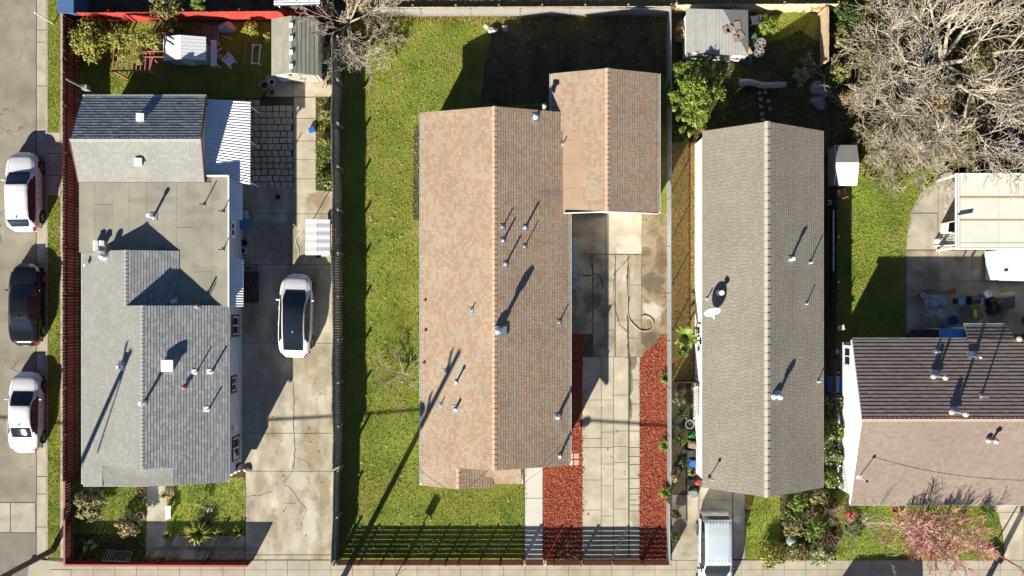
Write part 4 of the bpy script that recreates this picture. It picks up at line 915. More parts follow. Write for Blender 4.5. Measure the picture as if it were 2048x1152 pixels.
# horizontal slat front fence and gates
def slat_panel(t, x0, x1, y, h=1.08, n=7, m=brown_slat, base=.06):
    a, b = W(x0, y), W(x1, y); L = (b - a).length; pitch = (h - base) / n
    me = boxmesh('slat', (L, .022, pitch * .80), m)
    for i in range(n): inst('slat', me, t, (a + b) / 2 + Vector((0, 0, base + pitch * (i + .5))), (R(-.02, .02), R(-.003, .003), 0))
ff = thing('slat_fence', 'low brown horizontal slat fence along the front of the long lawn', 'fence', W(672, 1120))
px_ = [674, 722, 766, 812, 862, 893, 918, 960, 1001, 1045]
for a, b in zip(px_, px_[1:]): slat_panel(ff, a + 1, b - 1, 1120)
for x in px_: MB().box(W(x, 1120) + Vector((0, 0, .56)), (.09, .09, 1.12)).build('post', dark_metal if x in (893, 1001) else brown_slat, ff)
fg = thing('front_gate', 'small slatted walk gate with white posts below the pale walk', 'gate', W(1067, 1120)); slat_panel(fg, 1051, 1086, 1120)
for x in (1048.5, 1088.5): MB().box(W(x, 1120) + Vector((0, 0, .57)), (.08, .08, 1.14)).build('post', white_paint, fg)
f2 = thing('slat_fence', 'short brown slat fence between the walk gate and drive gate', 'fence', W(1092, 1120))
slat_panel(f2, 1092, 1106, 1120); slat_panel(f2, 1108, 1158, 1120)
for x in (1107, 1160): MB().box(W(x, 1120) + Vector((0, 0, .56)), (.09, .09, 1.12)).build('post', brown_slat, f2)
for k, (x0, x1, lb) in enumerate(((1163, 1221, 'left leaf of brown slatted driveway gate'), (1222.5, 1282, 'right leaf of brown slatted driveway gate'))):
    dg = thing('drive_gate', lb, 'gate', W((x0 + x1) / 2, 1120), 'driveway gate leaves'); slat_panel(dg, x0, x1, 1120)
    for x in (x0 + 1, x1 - 1): MB().box(W(x, 1120) + Vector((0, .035, .56)), (.05, .04, 1.05)).build('stile', dark_metal, dg)
f3 = thing('slat_fence', 'short brown slat fence at the foot of right mulch bed', 'fence', W(1284, 1120)); slat_panel(f3, 1285, 1333, 1120)
for x in (1284, 1335): MB().box(W(x, 1120) + Vector((0, 0, .56)), (.09, .09, 1.12)).build('post', brown_slat if x < 1300 else galv, f3)

# ------------------------------------------------------------------ utility poles and cables
pole_m = mat('pole_timber', [(.10, .075, .055), (.14, .105, .08)], scale=5, fine=.25, fscale=15, rough=.9)
def pole(label, p, h, arms, xf=None):
    t = thing('utility_pole', label, 'utility pole', p); MB().cyl(p - Vector((0, 0, .3)), p + Vector((0, 0, h)), .17, .11, 12).build('shaft', pole_m, t)
    for z, L in arms:
        MB().beam(p + Vector((-.1 - L / 2 * .25, .15 - L / 2 * .97, z)), p + Vector((-.1 + L / 2 * .25, .15 + L / 2 * .97, z)), .10, .12).build('crossarm', pole_m, t)
        for k in (-.9, .9): MB().lathe(p + Vector((-.1 + k * L / 2 * .25, .15 + k * L / 2 * .97, z + .06)), [(.04, 0), (.06, .06), (.03, .16)], 8).build('insulator', grey_pl, t)
    if xf: MB().lathe(p + Vector((-.42, .1, xf)), [(.22, 0), (.24, .05), (.24, .85), (.15, .95)], 14).build('transformer', grey_pl, t)
    return t
P1, P2, P3 = W(106, 1100), W(663, 1200), W(1950, 1205)
t1 = pole('dark timber utility pole leaning out of the bottom left corner', P1, 10.2, ((9.6, 2.2),))
MB().cyl(P1 + Vector((.9, .3, 6.2)), P1 + Vector((.05, .0, 9.8)), .05, .04, 8).build('brace', pole_m, t1)
t2 = pole('timber utility pole with transformer standing below the slat fence', P2, 11.0, ((10.2, 2.0), (8.6, 1.4)), 7.6)
t3 = pole('timber utility pole standing below the right hand yard', P3, 10.5, ((9.9, 2.2),))
def cable(label, a, b, sag, r, group=None):
    a = Vector(a); b = Vector(b); n = 24; bb = MB()
    P = [a.lerp(b, i / n) - Vector((0, 0, sag * 4 * (i / n) * (1 - i / n))) for i in range(n + 1)]
    for p, q in zip(P, P[1:]): bb.cyl(p, q, r, r, 6, False)
    return bb, P
bb, P = cable('', P2 + Vector((0, 0, 6.0)), P3 + Vector((0, 0, 5.4)), .35, .045)
bb.ball(P[6] + Vector((0, 0, -.05)), (.30, .16, .16), 10, 6)
tag(bb.build('telephone_cable', black_m), 'thick black telephone cable strung east between poles', 'cable')
bb, P = cable('', P2 + Vector((0, 0, 5.9)), P2 + Vector((-30, .6, 5.3)), .3, .045); tag(bb.build('telephone_cable', black_m), 'thick black telephone cable strung west from pole', 'cable')
bb, P = cable('', P2 + Vector((.1, 0, 6.6)), hit(h2, 1119, 912) + Vector((0, 0, .35)), .3, .008); tag(bb.build('service_wire', black_m), 'thin service wire to the brown house front corner', 'wire')
bb, P = cable('', P3 + Vector((0, 0, 7)), hit(h4, 1718, 954) + Vector((.05, -.05, 1.0)), .4, .012); tag(bb.build('service_wire', grey_pl), 'pale service wire to the mast on chocolate roof', 'wire')

q = W(785, 1166); ss = thing('street_sign', 'street sign on a post just below the slat fence', 'sign', q); MB().cyl(q, q + Vector((0, 0, 2.75)), .03).build('post', galv, ss); MB().box(q + Vector((0, 0, 2.4)), (.45, .02, .6), -.6).build('plate', galv, ss)
q = W(107, 48); ss = thing('sign_post', 'thin white post in the kerbside grass at upper left', 'post', q); MB().cyl(q, q + Vector((0, 0, 2.1)), .035).build('shaft', white_paint, ss); MB().ball(q + Vector((0, 0, 2.12)), .05).build('finial', white_paint, ss)
# ------------------------------------------------------------------ vehicles
def carpaint(name, c, rough=.25):
    m = plain(name, c, rough, 0, .5, fine=0); m.node_tree.nodes['Principled BSDF'].inputs['Coat Weight'].default_value = .6; return m
paint_white = carpaint('white_car_paint', (.74, .74, .75)); paint_black = carpaint('black_car_paint', (.008, .009, .011)); paint_black.node_tree.nodes['Principled BSDF'].inputs['Coat Weight'].default_value = .1; paint_silver = carpaint('silver_blue_paint', (.50, .56, .62)); paint_pearl = carpaint('pearl_white_paint', (.78, .78, .77))
car_glass = plain('car_glass', (.012, .016, .022), .04, 0, .9, fine=0); lamp_m = plain('headlamp_glass', (.55, .58, .6), .15, .2); tail_m = plain('tail_lamp_red', (.35, .01, .015), .25); rim_m = plain('alloy_rim', (.30, .30, .31), .35, .8); arch_m = plain('wheel_arch', (.008, .008, .008), .9)
def make_car(name, label, cat, c, rz, L, hw, top, belt, plan, rg, ws, wr, paint, group, side, glassroof=False, wheels=(.19, .81), rw=.33, ribs=False):
    t = thing(name, label, cat, c, group)
    n = 80; S = np.linspace(0, 1, n)
    def cur(k, sm=5):
        xs_, ys_ = zip(*k); v = np.interp(S, xs_, ys_); p = np.pad(v, sm // 2, mode='edge'); return np.convolve(p, np.ones(sm) / sm, 'valid')
    zt, zb, w = cur(top), cur(belt), cur(plan, 7) * hw; wrr = cur(wr, 9) * hw
    J = 12; G = np.zeros((n, J, 3))
    for i in range(n):
        g_ = min(1, max(0, (zt[i] - zb[i] - .06) / .28)); g_ = g_ * g_ * (3 - 2 * g_)
        dz = zt[i] - zb[i]
        def mix(a, b): return (a[0] + (b[0] - a[0]) * g_, a[1] + (b[1] - a[1]) * g_)
        W_ = w[i]; r_ = wrr[i]
        prof = [(W_ * .90, .19), (W_ * .975, .30), (W_ * 1.0, .30 + (zb[i] - .30) * .55), (W_ * .992, zb[i] - .06), (W_ * .965, zb[i] - .005),
                mix((W_ * .90, zb[i] + dz * .35), (W_ * .925, zb[i] + .02)), mix((W_ * .82, zb[i] + dz * .6), (W_ * .925 + (r_ - W_ * .925) * .55, zb[i] + .02 + (dz - .10) * .55)),
                mix((W_ * .72, zb[i] + dz * .78), (r_ + .012, zt[i] - .085)), mix((W_ * .62, zb[i] + dz * .88), (r_ - .045, zt[i] - .035)), mix((W_ * .45, zb[i] + dz * .95), (r_ * .7, zt[i] - .015)), (W_ * .24, zt[i] - .004), (0, zt[i])]
        for j, (x, z) in enumerate(prof): G[i, j] = (x, (S[i] - .5) * L, z)
    parts = {}
    def put(key, q): parts.setdefault(key, []).append(q)
    for i in range(n - 1):
        s = (S[i] + S[i + 1]) / 2
        for j in range(J - 1):
            for sd in (1, -1):
                q = [G[i, j], G[i, j + 1], G[i + 1, j + 1], G[i + 1, j]]
                if sd == -1: q = [p * np.array([-1, 1, 1]) for p in q]; q = q[::-1]
                key = 'body'
                if j >= 8 and ws[0] < s < ws[1]: key = 'windshield'
                elif j >= 8 and rg[0] < s < rg[1]: key = 'rear_window'
                elif glassroof and j >= 8 and rg[0] < s < ws[1]: key = 'glass_roof'
                elif 5 <= j <= 6 and sd:
                    for a_, b_ in side:
                        if a_ < s < b_: key = ('side_window', a_, sd)
                    if key == 'body' and side[0][0] < s < side[-1][1]: key = ('window_pillar', sd)
                    if key == 'body' and j == 5 and side[-1][1] <= s < side[-1][1] + .045: key = ('side_window', side[-1][0], sd)
                    if key == 'body' and j == 5 and side[0][0] - .035 < s <= side[0][0]: key = ('side_window', side[0][0], sd)
                if key == 'body' and j >= 8 and (ws[1] <= s < ws[1] + .017): key = 'cowl'
                if key == 'body' and s > .985 and 2 <= j <= 5: key = 'grille'
                if key == 'body' and .905 < s < .965 and 3 <= j <= 5: key = ('headlight', sd)
                if key == 'body' and .006 < s < .05 and 2 <= j <= 4: key = ('tail_light', sd)
                put(key, q)
    for e in (0, n - 1):
        q = [G[e, j] for j in range(J)] + [G[e, j] * np.array([-1, 1, 1]) for j in range(J - 2, -1, -1)]
        parts['body'].append(q if e else q[::-1])
    Rm = Matrix.Rotation(rz, 3, 'Z'); cc = Vector(c)
    def tw_(p): return cc + Rm @ Vector((float(p[0]), float(p[1]), float(p[2])))
    mats = {'body': paint, 'windshield': car_glass, 'rear_window': car_glass, 'glass_roof': car_glass, 'side_window': car_glass, 'headlight': lamp_m, 'tail_light': tail_m, 'cowl': black_m, 'grille': black_m, 'window_pillar': black_m}
    bobj = None
    for key in sorted(parts, key=lambda k: (k != 'body', str(k))):
        b = MB(); idx = {}
        for q in parts[key]:
            f = []
            for p in q:
                kk = tuple(np.round(p, 4))
                if kk not in idx: idx[kk] = len(b.v); b.v.append(tuple(tw_(p)))
                if not f or f[-1] != idx[kk]: f.append(idx[kk])
            f = [x for ii, x in enumerate(f) if x not in f[:ii]]
            if len(f) >= 3: b.f.append(tuple(f))
        nm = key if isinstance(key, str) else key[0]
        o = b.build(nm, mats[nm], t, smooth=True)
        if nm == 'body': bobj = o
    def wat(s, arr): return float(np.interp(s, S, arr))
    MB().box(tw_((0, 0, .22)), (hw * 1.7, L * .9, .06), rz).build('underbody', black_m, t)
    for s in wheels:
        for sd in (1, -1):
            x = wat(s, w); y = (s - .5) * L
            MB().cyl(tw_((sd * (x - .22), y, rw + .03)), tw_((sd * (x + .004), y, rw + .03)), rw + .07, rw + .07, 20).build('wheel_arch', arch_m, bobj)
            wl = MB().cyl(tw_((sd * (x - .2), y, rw)), tw_((sd * (x + .02), y, rw)), rw, rw - .01, 20).build('wheel', rubber, t)
            rb = MB().cyl(tw_((sd * (x + .0), y, rw)), tw_((sd * (x + .026), y, rw)), rw * .25, rw * .2, 10)
            for a_ in range(5):
                th_ = 2 * math.pi * a_ / 5 + .3; rb.beam(tw_((sd * (x + .022), y, rw)), tw_((sd * (x + .022), y + math.cos(th_) * rw * .68, rw + math.sin(th_) * rw * .68)), .05, .012, Rm @ Vector((1, 0, 0)))
            rb.cyl(tw_((sd * (x + .012), y, rw)), tw_((sd * (x + .021), y, rw)), rw * .7, rw * .7, 18)
            rb.build('rim', rim_m, wl)
    sm = ws[0] + (ws[1] - ws[0]) * .45
    for sd in (1, -1):
        x = wat(sm, w); z = wat(sm, zb) + .07
        MB().ball(tw_((sd * (x + .05), (sm - .5) * L, z)), (.11, .06, .07), 10, 6).build('mirror', paint if paint is not paint_silver else black_m, t, smooth=True)
        for k_, s in enumerate((.40, .58)):
            x = wat(s, w); MB().box(tw_((sd * (x + .008), (s - .5) * L, wat(s, zb) - .13)), (.03, .18, .03), rz).build('door_handle', paint if paint is not paint_white else grey_pl, t)
    b = MB()
    for jj, sa, sb in ((7, ws[1] + .02, .95), (8, .03, rg[0] - .012)):
        for sd in (1, -1):
            for ii in range(int(sa * (n - 1)), int(sb * (n - 1))): b.beam(tw_(G[ii, jj] * np.array([sd, 1, 1]) + np.array([0, 0, .002])), tw_(G[ii + 1, jj] * np.array([sd, 1, 1]) + np.array([0, 0, .002])), .012, .008)
    for s in (.33, .49, .655):
        for sd in (1,-1):
            ii = int(s * (n - 1))
            for j in (1, 2, 3): b.beam(tw_(G[ii, j] * np.array([sd, 1, 1]) * np.array([1.002, 1, 1])), tw_(G[ii, j + 1] * np.array([sd, 1, 1]) * np.array([1.002, 1, 1])), .012, .012)
    o = b.build('door_seams', black_m, bobj); o['kind'] = 'stuff'
    MB().box(tw_((0, -.5 * L - .005, wat(0.01, zb) - .05)), (.32, .02, .15), rz).build('number_plate', white_pl, t)
    MB().ball(tw_((0, (rg[1] + .03 - .5) * L, wat(rg[1] + .03, zt) + .02)), (.025, .09, .04), 8, 6).build('aerial_fin', paint if paint is not paint_white else black_m, t)
    if ribs:
        for k in range(7):
            x = (k - 3) * hw * .185
            MB().beam(tw_((x, (rg[1] + .02 - .5) * L, wat(rg[1] + .03, zt) + .012)), tw_((x, (ws[0] - .03 - .5) * L, wat(ws[0] - .04, zt) + .012)), .05, .03).build('roof_rib', paint, bobj)
    return t
sed_top = [(0, .55), (.012, .8), (.04, .97), (.15, 1.03), (.20, 1.05), (.335, 1.37), (.42, 1.44), (.52, 1.45), (.59, 1.41), (.765, .98), (.85, .93), (.93, .84), (.98, .68), (1, .5)]
sed_belt = [(0, .5), (.015, .72), (.05, .88), (.2, .95), (.5, .92), (.75, .88), (.9, .78), (.97, .62), (1, .45)]
sed_plan = [(0, .48), (.02, .71), (.06, .86), (.15, .96), (.3, 1), (.7, 1), (.80, .98), (.88, .925), (.94, .82), (.975, .67), (1, .36)]
sed_wr = [(0, .72), (.2, .70), (.36, .64), (.55, .64), (.62, .68), (.76, .80), (1, .8)]
suv_top = [(0, .6), (.01, .95), (.03, 1.06), (.06, 1.12), (.14, 1.50), (.25, 1.57), (.45, 1.60), (.57, 1.56), (.725, 1.10), (.85, 1.02), (.94, .92), (.985, .72), (1, .5)]
suv_belt = [(0, .55), (.012, .85), (.05, 1.03), (.3, 1.0), (.7, .97), (.9, .86), (.97, .68), (1, .48)]
suv_plan = [(0, .52), (.018, .74), (.055, .88), (.15, .975), (.3, 1), (.7, 1), (.80, .98), (.88, .925), (.94, .82), (.975, .67), (1, .36)]
suv_wr = [(0, .74), (.1, .70), (.3, .69), (.55, .69), (.6, .72), (.74, .82), (1, .8)]
gcars = 'cars parked along the kerb'
make_car('parked_car', 'white hatchback crossover parked at the kerb, uppermost in the street', 'car', (-27.62, 6.38, -.12), 0.015, 4.5, .91, suv_top, suv_belt, suv_plan, (.055, .135), (.575, .72), suv_wr, paint_white, gcars, ((.13, .34), (.36, .50), (.515, .64)))
make_car('parked_car', 'black sedan parked between the two white cars', 'car', (-27.5, 0.0, -.12), 0.0, 4.68, .89, sed_top, sed_belt, sed_plan, (.205, .335), (.60, .76), sed_wr, paint_black, gcars, ((.27, .47), (.485, .67)))
make_car('parked_car', 'white sedan parked at the kerb, lowest in the street', 'car', (-27.5, -6.1, -.12), -0.01, 4.55, .90, sed_top, sed_belt, sed_plan, (.205, .335), (.60, .76), sed_wr, paint_white, gcars, ((.27, .47), (.485, .67)))
el_top = [(0, .55), (.012, .85), (.04, 1.03), (.10, 1.08), (.16, 1.13), (.30, 1.34), (.42, 1.43), (.54, 1.44), (.62, 1.36), (.79, .94), (.88, .86), (.95, .76), (.985, .62), (1, .45)]
make_car('driveway_car', 'pearl white electric sedan with black glass roof on the driveway', 'car', (-12.2, -.62, .02), -0.03, 4.72, .93, el_top, sed_belt, sed_plan, (.09, .28), (.60, .79), [(0, .78), (.15, .66), (.4, .66), (.6, .68), (.79, .84), (1, .8)], paint_pearl, None, ((.22, .45), (.47, .70)), glassroof=True)
truck_top = [(0, .7), (.01, 1.2), (.03, 1.66), (.06, 1.76), (.2, 1.82), (.45, 1.83), (.55, 1.78), (.70, 1.18), (.85, 1.12), (.95, 1.02), (.985, .85), (1, .6)]
make_car('silver_suv', 'pale silver blue utility vehicle with ribbed roof facing the street', 'vehicle', W(1436, 1108) + Vector((-.35, .1, .022)), math.pi, 4.8, .93, truck_top, [(0, .6), (.012, 1.0), (.05, 1.12), (.7, 1.08), (.9, .98), (.97, .8), (1, .55)], [(0, .86), (.01, .92), (.05, .97), (.3, 1), (.8, 1), (.93, .95), (.98, .86), (1, .7)], (.012, .034), (.555, .70), [(0, .80), (.5, .78), (.58, .78), (.72, .86), (1, .85)], paint_silver, None, ((.06, .27), (.285, .46), (.475, .62)), rw=.37, ribs=True)
van_top = [(0, .7), (.01, 1.5), (.03, 1.95), (.3, 2.0), (.7, 2.0), (.74, 1.95), (.87, 1.2), (.96, 1.05), (1, .6)]
make_car('street_van', 'parked van just below the frame shading the front pavement', 'van', W(1735, 1262), -math.pi / 2, 5.4, .98, van_top, [(0, .6), (.012, 1.05), (.05, 1.15), (.85, 1.1), (.97, .8), (1, .5)], [(0, .9), (.05, .98), (.8, 1), (.95, .92), (1, .75)], (.008, .03), (.745, .865), [(0, .86), (.7, .84), (.87, .88), (1, .86)], paint_white, None, ((.52, .70),), rw=.35)
# ------------------------------------------------------------------ plants
def leaves(clumps, size, up=.5, asp=1.7, droop=0.0):
    out = []
    for c, r, n in clumps:
        c = np.array(c); r = np.array(r)
        u = RNG.normal(size=(n, 3)); u /= np.linalg.norm(u, axis=1)[:, None]
        k = RNG.uniform(.45, 1.08, n)[:, None]
        P = c + u * r * k
        N = u + RNG.normal(size=(n, 3)) * .55 + np.array([0, 0, up]); N /= np.linalg.norm(N, axis=1)[:, None]
        T = RNG.normal(size=(n, 3)) + u * .6 - np.array([0, 0, droop]); T -= N * (T * N).sum(1)[:, None]; T /= np.linalg.norm(T, axis=1)[:, None]
        B = np.cross(N, T); s = RNG.uniform(.6, 1.35, n)[:, None] * size
        out.append(np.stack([P - T * s * asp * .5, P + B * s * .5 - N * s * .1, P + T * s * asp * .5, P - B * s * .5 - N * s * .1], 1))
    return np.concatenate(out)
def base_of(px, py, z): p = W(px, py, z); return Vector((p.x, p.y, 0))
def shrub(name, label, cat, px, py, r, h, m, n=900, leaf=.09, lobes=9, group=None, stem=bark, tree=False, flat=.55, asp=1.7, flowers=None):
    """r: crown radius in photo pixels"""
    b = base_of(px, py, h * .7); t = thing(name, label, cat, b, group); rr = r / 36.0
    cl = []
    for i in range(lobes):
        a = 2.4 * i + R(-.4, .4); q = math.sqrt((i + .5) / lobes); k = q * rr * .72
        zc = h * (.92 - flat * .55 * q * q) * R(.85, 1.05); lr = rr * R(.30, .46)
        cl.append((b + Vector((math.cos(a) * k, math.sin(a) * k, max(zc - lr * .5, lr * .5))), (lr, lr, lr * R(.6, .9)), max(8, int(n / lobes * R(.7, 1.3)))))
    np_build('crown' if tree else 'foliage', leaves(cl, leaf, asp=asp), 4, [(0, 1, 2, 3)], m, t)
    st = MB()
    if tree: st.cyl(b - Vector((0, 0, .1)), b + Vector((R(-.1, .1), R(-.1, .1), h * .55)), .11, .06, 8)
    for c, lr, _ in cl[: (lobes if tree else min(6, lobes))]:
        st.cyl(b + Vector((R(-.05, .05), R(-.05, .05), h * .4 if tree else -.02)), c, .035 if tree else .018, .008, 5)
    st.build('trunk' if tree else 'stems', stem, t)
    if flowers:
        V = leaves([(c, tuple(x * 1.08 for x in lr), max(2, int(flowers[1] / lobes))) for c, lr, _ in cl], flowers[2], 1.2, 1.0); o = np_build('blossoms', V, 4, [(0, 1, 2, 3)], flowers[0], t); o['kind'] = 'stuff'
    return t
def spiky(name, label, cat, px, py, r, n, m, h=.6, w=.05, group=None, arch=.5):
    b = base_of(px, py, h * .4); t = thing(name, label, cat, b, group); out = []
    for i in range(n):
        a = R(0, 6.28); L = r / 36 * R(.6, 1.1); e = R(.15, 1.2); d = Vector((math.cos(a), math.sin(a), 0)); pr = Vector((-d.y, d.x, 0)) * w
        p0 = b + d * .03; p1 = p0 + d * L * .55 * math.cos(e * .6) + Vector((0, 0, h * math.sin(e) * R(.8, 1.1))); p2 = p1 + d * L * .5 + Vector((0, 0, -h * arch * R(0, .6)))
        out.append([tuple(p0 - pr * .5), tuple(p0 + pr * .5), tuple(p1 + pr), tuple(p1 - pr), tuple(p2)])
    arr = np.array(out)
    V = np.concatenate([arr[:, [0, 1, 2, 3]], arr[:, [3, 2, 4, 4]]], 0)
    me = MB()
    for q in out: me.add([Vector(x) for x in q], [(0, 1, 2, 3), (3, 2, 4)])
    o = me.build('leaves', m, t); MB().lathe(b, [(.06, -.02), (.05, .08), (.02, .14)], 8).build('stem', bark, t); return t

def grow(p, d, L, r, lv, mx, out, spread, up, nch):
    n = 4 if lv < mx else 3; q = p; dd = d.copy(); seg = L / n
    for i in range(n):
        dd = (dd + Vector((R(-1, 1), R(-1, 1), R(-.7, .7))) * (.20 + .05 * lv) + Vector((0, 0, up))).normalized()
        e = q + dd * seg; r0 = r * (1 - .6 * i / n); r1 = r * (1 - .6 * (i + 1) / n)
        out.append((q, e, r0, r1, lv)); q = e
        if lv < mx:
            k = nch[lv] * (1 if i > 0 else .4)
            for _ in range(int(k) + (random.random() < k % 1)):
                ax = dd.orthogonal().normalized(); ax.rotate(Matrix.Rotation(R(0, 6.28), 3, dd)); nd = (dd * math.cos(spread) + ax * math.sin(spread) * R(.6, 1.2)).normalized()
                grow(q, nd, L * R(.42, .68), max(r1 * .62, .006), lv + 1, mx, out, spread, up, nch)
def bare_tree(label, b, h0, limbs, L, r, m, mx=3, spread=.75, up=.02, nch=(1.6, 1.6, 1.5), elev=(.2, .9), seed=1, buds=None, name='bare_tree', minr=.009, cat='tree', group=None):
    random.seed(seed); b = Vector(b); t = thing(name, label, cat, b, group); out = []
    top = b + Vector((R(-.1, .1), R(-.1, .1), h0)); tr = MB().cyl(b - Vector((0, 0, .1)), top, r * 1.5, r * 1.1, 8)
    for i in range(limbs):
        a = 2 * math.pi * i / limbs + R(-.3, .3); e = R(*elev); d = Vector((math.cos(a) * math.cos(e), math.sin(a) * math.cos(e), math.sin(e)))
        grow(top - Vector((0, 0, R(0, .3) * h0)), d, L * R(.8, 1.15), r * .7, 0, mx, out, spread, up, nch)
    fine = []; bud = []
    for p, q, r0, r1, lv in out:
        if q.z < .15: q = Vector((q.x, q.y, .15))
        r0 = max(r0, minr); r1 = max(r1, minr * .6)
        if lv == 0: tr.cyl(p, q, r0, r1, 6, False)
        else:
            d = (q - p).normalized(); x = d.orthogonal().normalized(); y = d.cross(x)
            tri = [(x * math.cos(a_) + y * math.sin(a_)) for a_ in (0, 2.094, 4.189)]
            (bud if (buds and lv >= mx) else fine).append([tuple(p + v * r0) for v in tri] + [tuple(q + v * r1) for v in tri])
    tr.build('trunk', m, t)
    np_build('crown', np.array(fine), 6, [(0, 1, 4, 3), (1, 2, 5, 4), (2, 0, 3, 5)], m, t)
    if bud: o = np_build('budding_twigs', np.array(bud), 6, [(0, 1, 4, 3), (1, 2, 5, 4), (2, 0, 3, 5)], buds, t); o['kind'] = 'stuff'
    return t

g_mid = leafmat('mid_green_leaves', [(.08, .14, .02), (.11, .18, .025), (.15, .21, .03), (.06, .10, .015)])
g_yel = leafmat('yellow_green_leaves', [(.20, .21, .03), (.26, .24, .04), (.14, .17, .025), (.30, .26, .06)])
g_bright = leafmat('bright_green_leaves', [(.13, .20, .022), (.17, .245, .03), (.08, .13, .014), (.22, .27, .05), (.10, .16, .018)])
g_dark = leafmat('dark_green_leaves', [(.035, .06, .012), (.055, .085, .02), (.08, .11, .03)])
g_olive = leafmat('olive_leaves', [(.15, .14, .045), (.19, .17, .06), (.11, .11, .03), (.22, .19, .09)])
g_brown = leafmat('brown_leaves', [(.24, .16, .08), (.31, .21, .11), (.18, .12, .06)])
g_pale = leafmat('pale_green_leaves', [(.24, .29, .12), (.30, .34, .16), (.19, .24, .09)])
wf = plain('white_blossom', (.72, .70, .62), .7)
# left lot
shrub('climbing_shrub', 'broad leafy yellow green shrub filling the red fence corner', 'shrub', 170, 72, 48, 2.2, g_yel, 2600, .10, 16, asp=1.4)
shrub('neighbour_bush', 'mottled bush rising behind the red rear fence', 'bush', 330, 10, 42, 2.4, g_olive, 1300, .11, 12); shrub('neighbour_bush', 'small leafy bush spilling over the red rear fence', 'bush', 395, 4, 24, 2.3, g_mid, 600, .11, 8)
shrub('yard_bush', 'yellow green bush by the tarp covered pile', 'bush', 500, 58, 20, 1.3, g_yel, 600, .10, 8); shrub('yard_bush', 'small green bush beside the shed west wall', 'bush', 533, 75, 13, 1.0, g_yel, 300, .09, 6); shrub('yard_bush', 'dry grey bush beside the playhouse roof', 'bush', 392, 66, 11, .8, g_brown, 260, .07, 6)
shrub('yard_bush', 'green bush between red fence and pergola', 'bush', 350, 55, 15, 1.2, g_mid, 350, .10, 6)
shrub('front_shrub', 'wispy olive shrub at the front yard left corner', 'shrub', 174, 1006, 40, 1.7, g_olive, 1300, .12, 12, asp=3.2)
shrub('front_shrub', 'russet tinged rounded shrub left of the front path', 'shrub', 255, 1052, 30, 1.3, leafmat('russet_leaves', [(.20, .17, .05), (.26, .17, .09), (.15, .15, .04), (.30, .20, .12)]), 900, .10, 10)
spiky('grass_clump', 'yellow grassy clump right of the front path', 'ornamental grass', 398, 1068, 34, 130, g_yel, .9, .03)
spiky('agave', 'pale green agave in the dark front bed', 'plant', 178, 1092, 16, 16, g_pale, .5, .09)
for k, (px, py, lb) in enumerate(((336, 1072, 'spiky plant at the edge of front path'), (441, 1068, 'middle spiky plant in the strip behind maroon fence'), (474, 1066, 'rightmost spiky plant in the strip behind maroon fence'))): spiky('spiky_plant', lb, 'plant', px, py, 15, 22, g_yel, .5, .045, 'spiky plants behind the low fence')
shrub('side_bush', 'leafy green bush beside the garden path top', 'bush', 650, 225, 16, .7, g_olive, 600, .09, 8); shrub('side_bush', 'low bush beside the garden path middle', 'bush', 646, 280, 13, .6, g_yel, 400, .08, 7)
spiky('side_plant', 'light green star shaped plant near garden path foot', 'plant', 658, 368, 10, 14, g_pale, .4, .06); shrub('side_bush', 'dark bush by the grey fence at garden path foot', 'bush', 645, 355, 12, .6, g_dark, 300, .08, 6)
# vine on pergola is added with the pergola
# middle lot
bare_tree('bare pale branching tree at the upper left corner of the long lawn', base_of(688, 32, 2.2), 1.0, 8, 2.0, .08, twig_pale, 3, .7, .0, (1.7, 1.8, 1.8), (-.1, .8), 11, minr=.012)
bare_tree('bare brush overhanging the shed and grey fence top', base_of(735, 78, 1.4), .5, 7, 1.25, .05, twig_pale, 3, .7, -.02, (1.6, 1.8, 1.8), (-.1, .7), 12, minr=.012)
bare_tree('small bare sapling on lawn beside the brown house', base_of(806, 748, .9), .35, 6, 1.1, .035, twig_pale, 3, .7, .0, (1.1, 1.1, 1.0), (.2, 1.0), 13, minr=.008)
for i, (px, py, r) in enumerate(((735, 58, 12), (704, 96, 6), (693, 97, 5))): pass
# tan house sides
def conifer(label, px, py):
    b = base_of(px, py, 1.8); t = thing('evergreen_tree', label, 'tree', b); cl = []; st = MB().cyl(b - Vector((0, 0, .1)), b + Vector((0, 0, 2.8)), .14, .04, 8)
    for i in range(75):
        q = (i + .5) / 75; a = 2.4 * i; z = 3.0 - 2.3 * q; k = (.2 + 1.75 * q ** .8) * R(.5, 1.25)
        c = b + Vector((math.cos(a) * k * .98, math.sin(a) * k * 1.38, z)); lr = R(.16, .40)
        cl.append((c, (lr, lr * 1.1, lr * .6), int(650 * lr * lr) + 25)); st.cyl(b + Vector((0, 0, z * .9)), c, .025, .008, 4)
    np_build('crown', leaves(cl, .075, .5, 2.6), 4, [(0, 1, 2, 3)], g_bright, t); st.build('trunk', bark, t)
conifer('dense bright evergreen tree leaning over the chain link fence', 1391, 185)
shrub('dry_bush', 'dry straw coloured bush left of the grey shed', 'bush', 1366, 62, 20, .9, g_brown, 900, .09, 9, asp=3)
shrub('dark_bush', 'dark green bush below the grey shed corner', 'bush', 1400, 105, 22, 1.0, g_mid, 600, .09, 8)
shrub('bright_bush', 'bright green bush right of the white garden chair', 'bush', 1535, 48, 22, 1.0, g_bright, 800, .09, 9)
shrub('pale_bush', 'pale leafy sapling above the grey tarp heap', 'bush', 1604, 150, 20, 1.3, g_pale, 420, .11, 8)
bare_tree('bare thorny bush beside the tan fence end', base_of(1655, 140, 1.2), .4, 6, 1.1, .04, twig_pale, 3, .7, 0, (1.2, 1.2, 1.0), (.1, .9), 15, name='bare_bush', cat='bush')
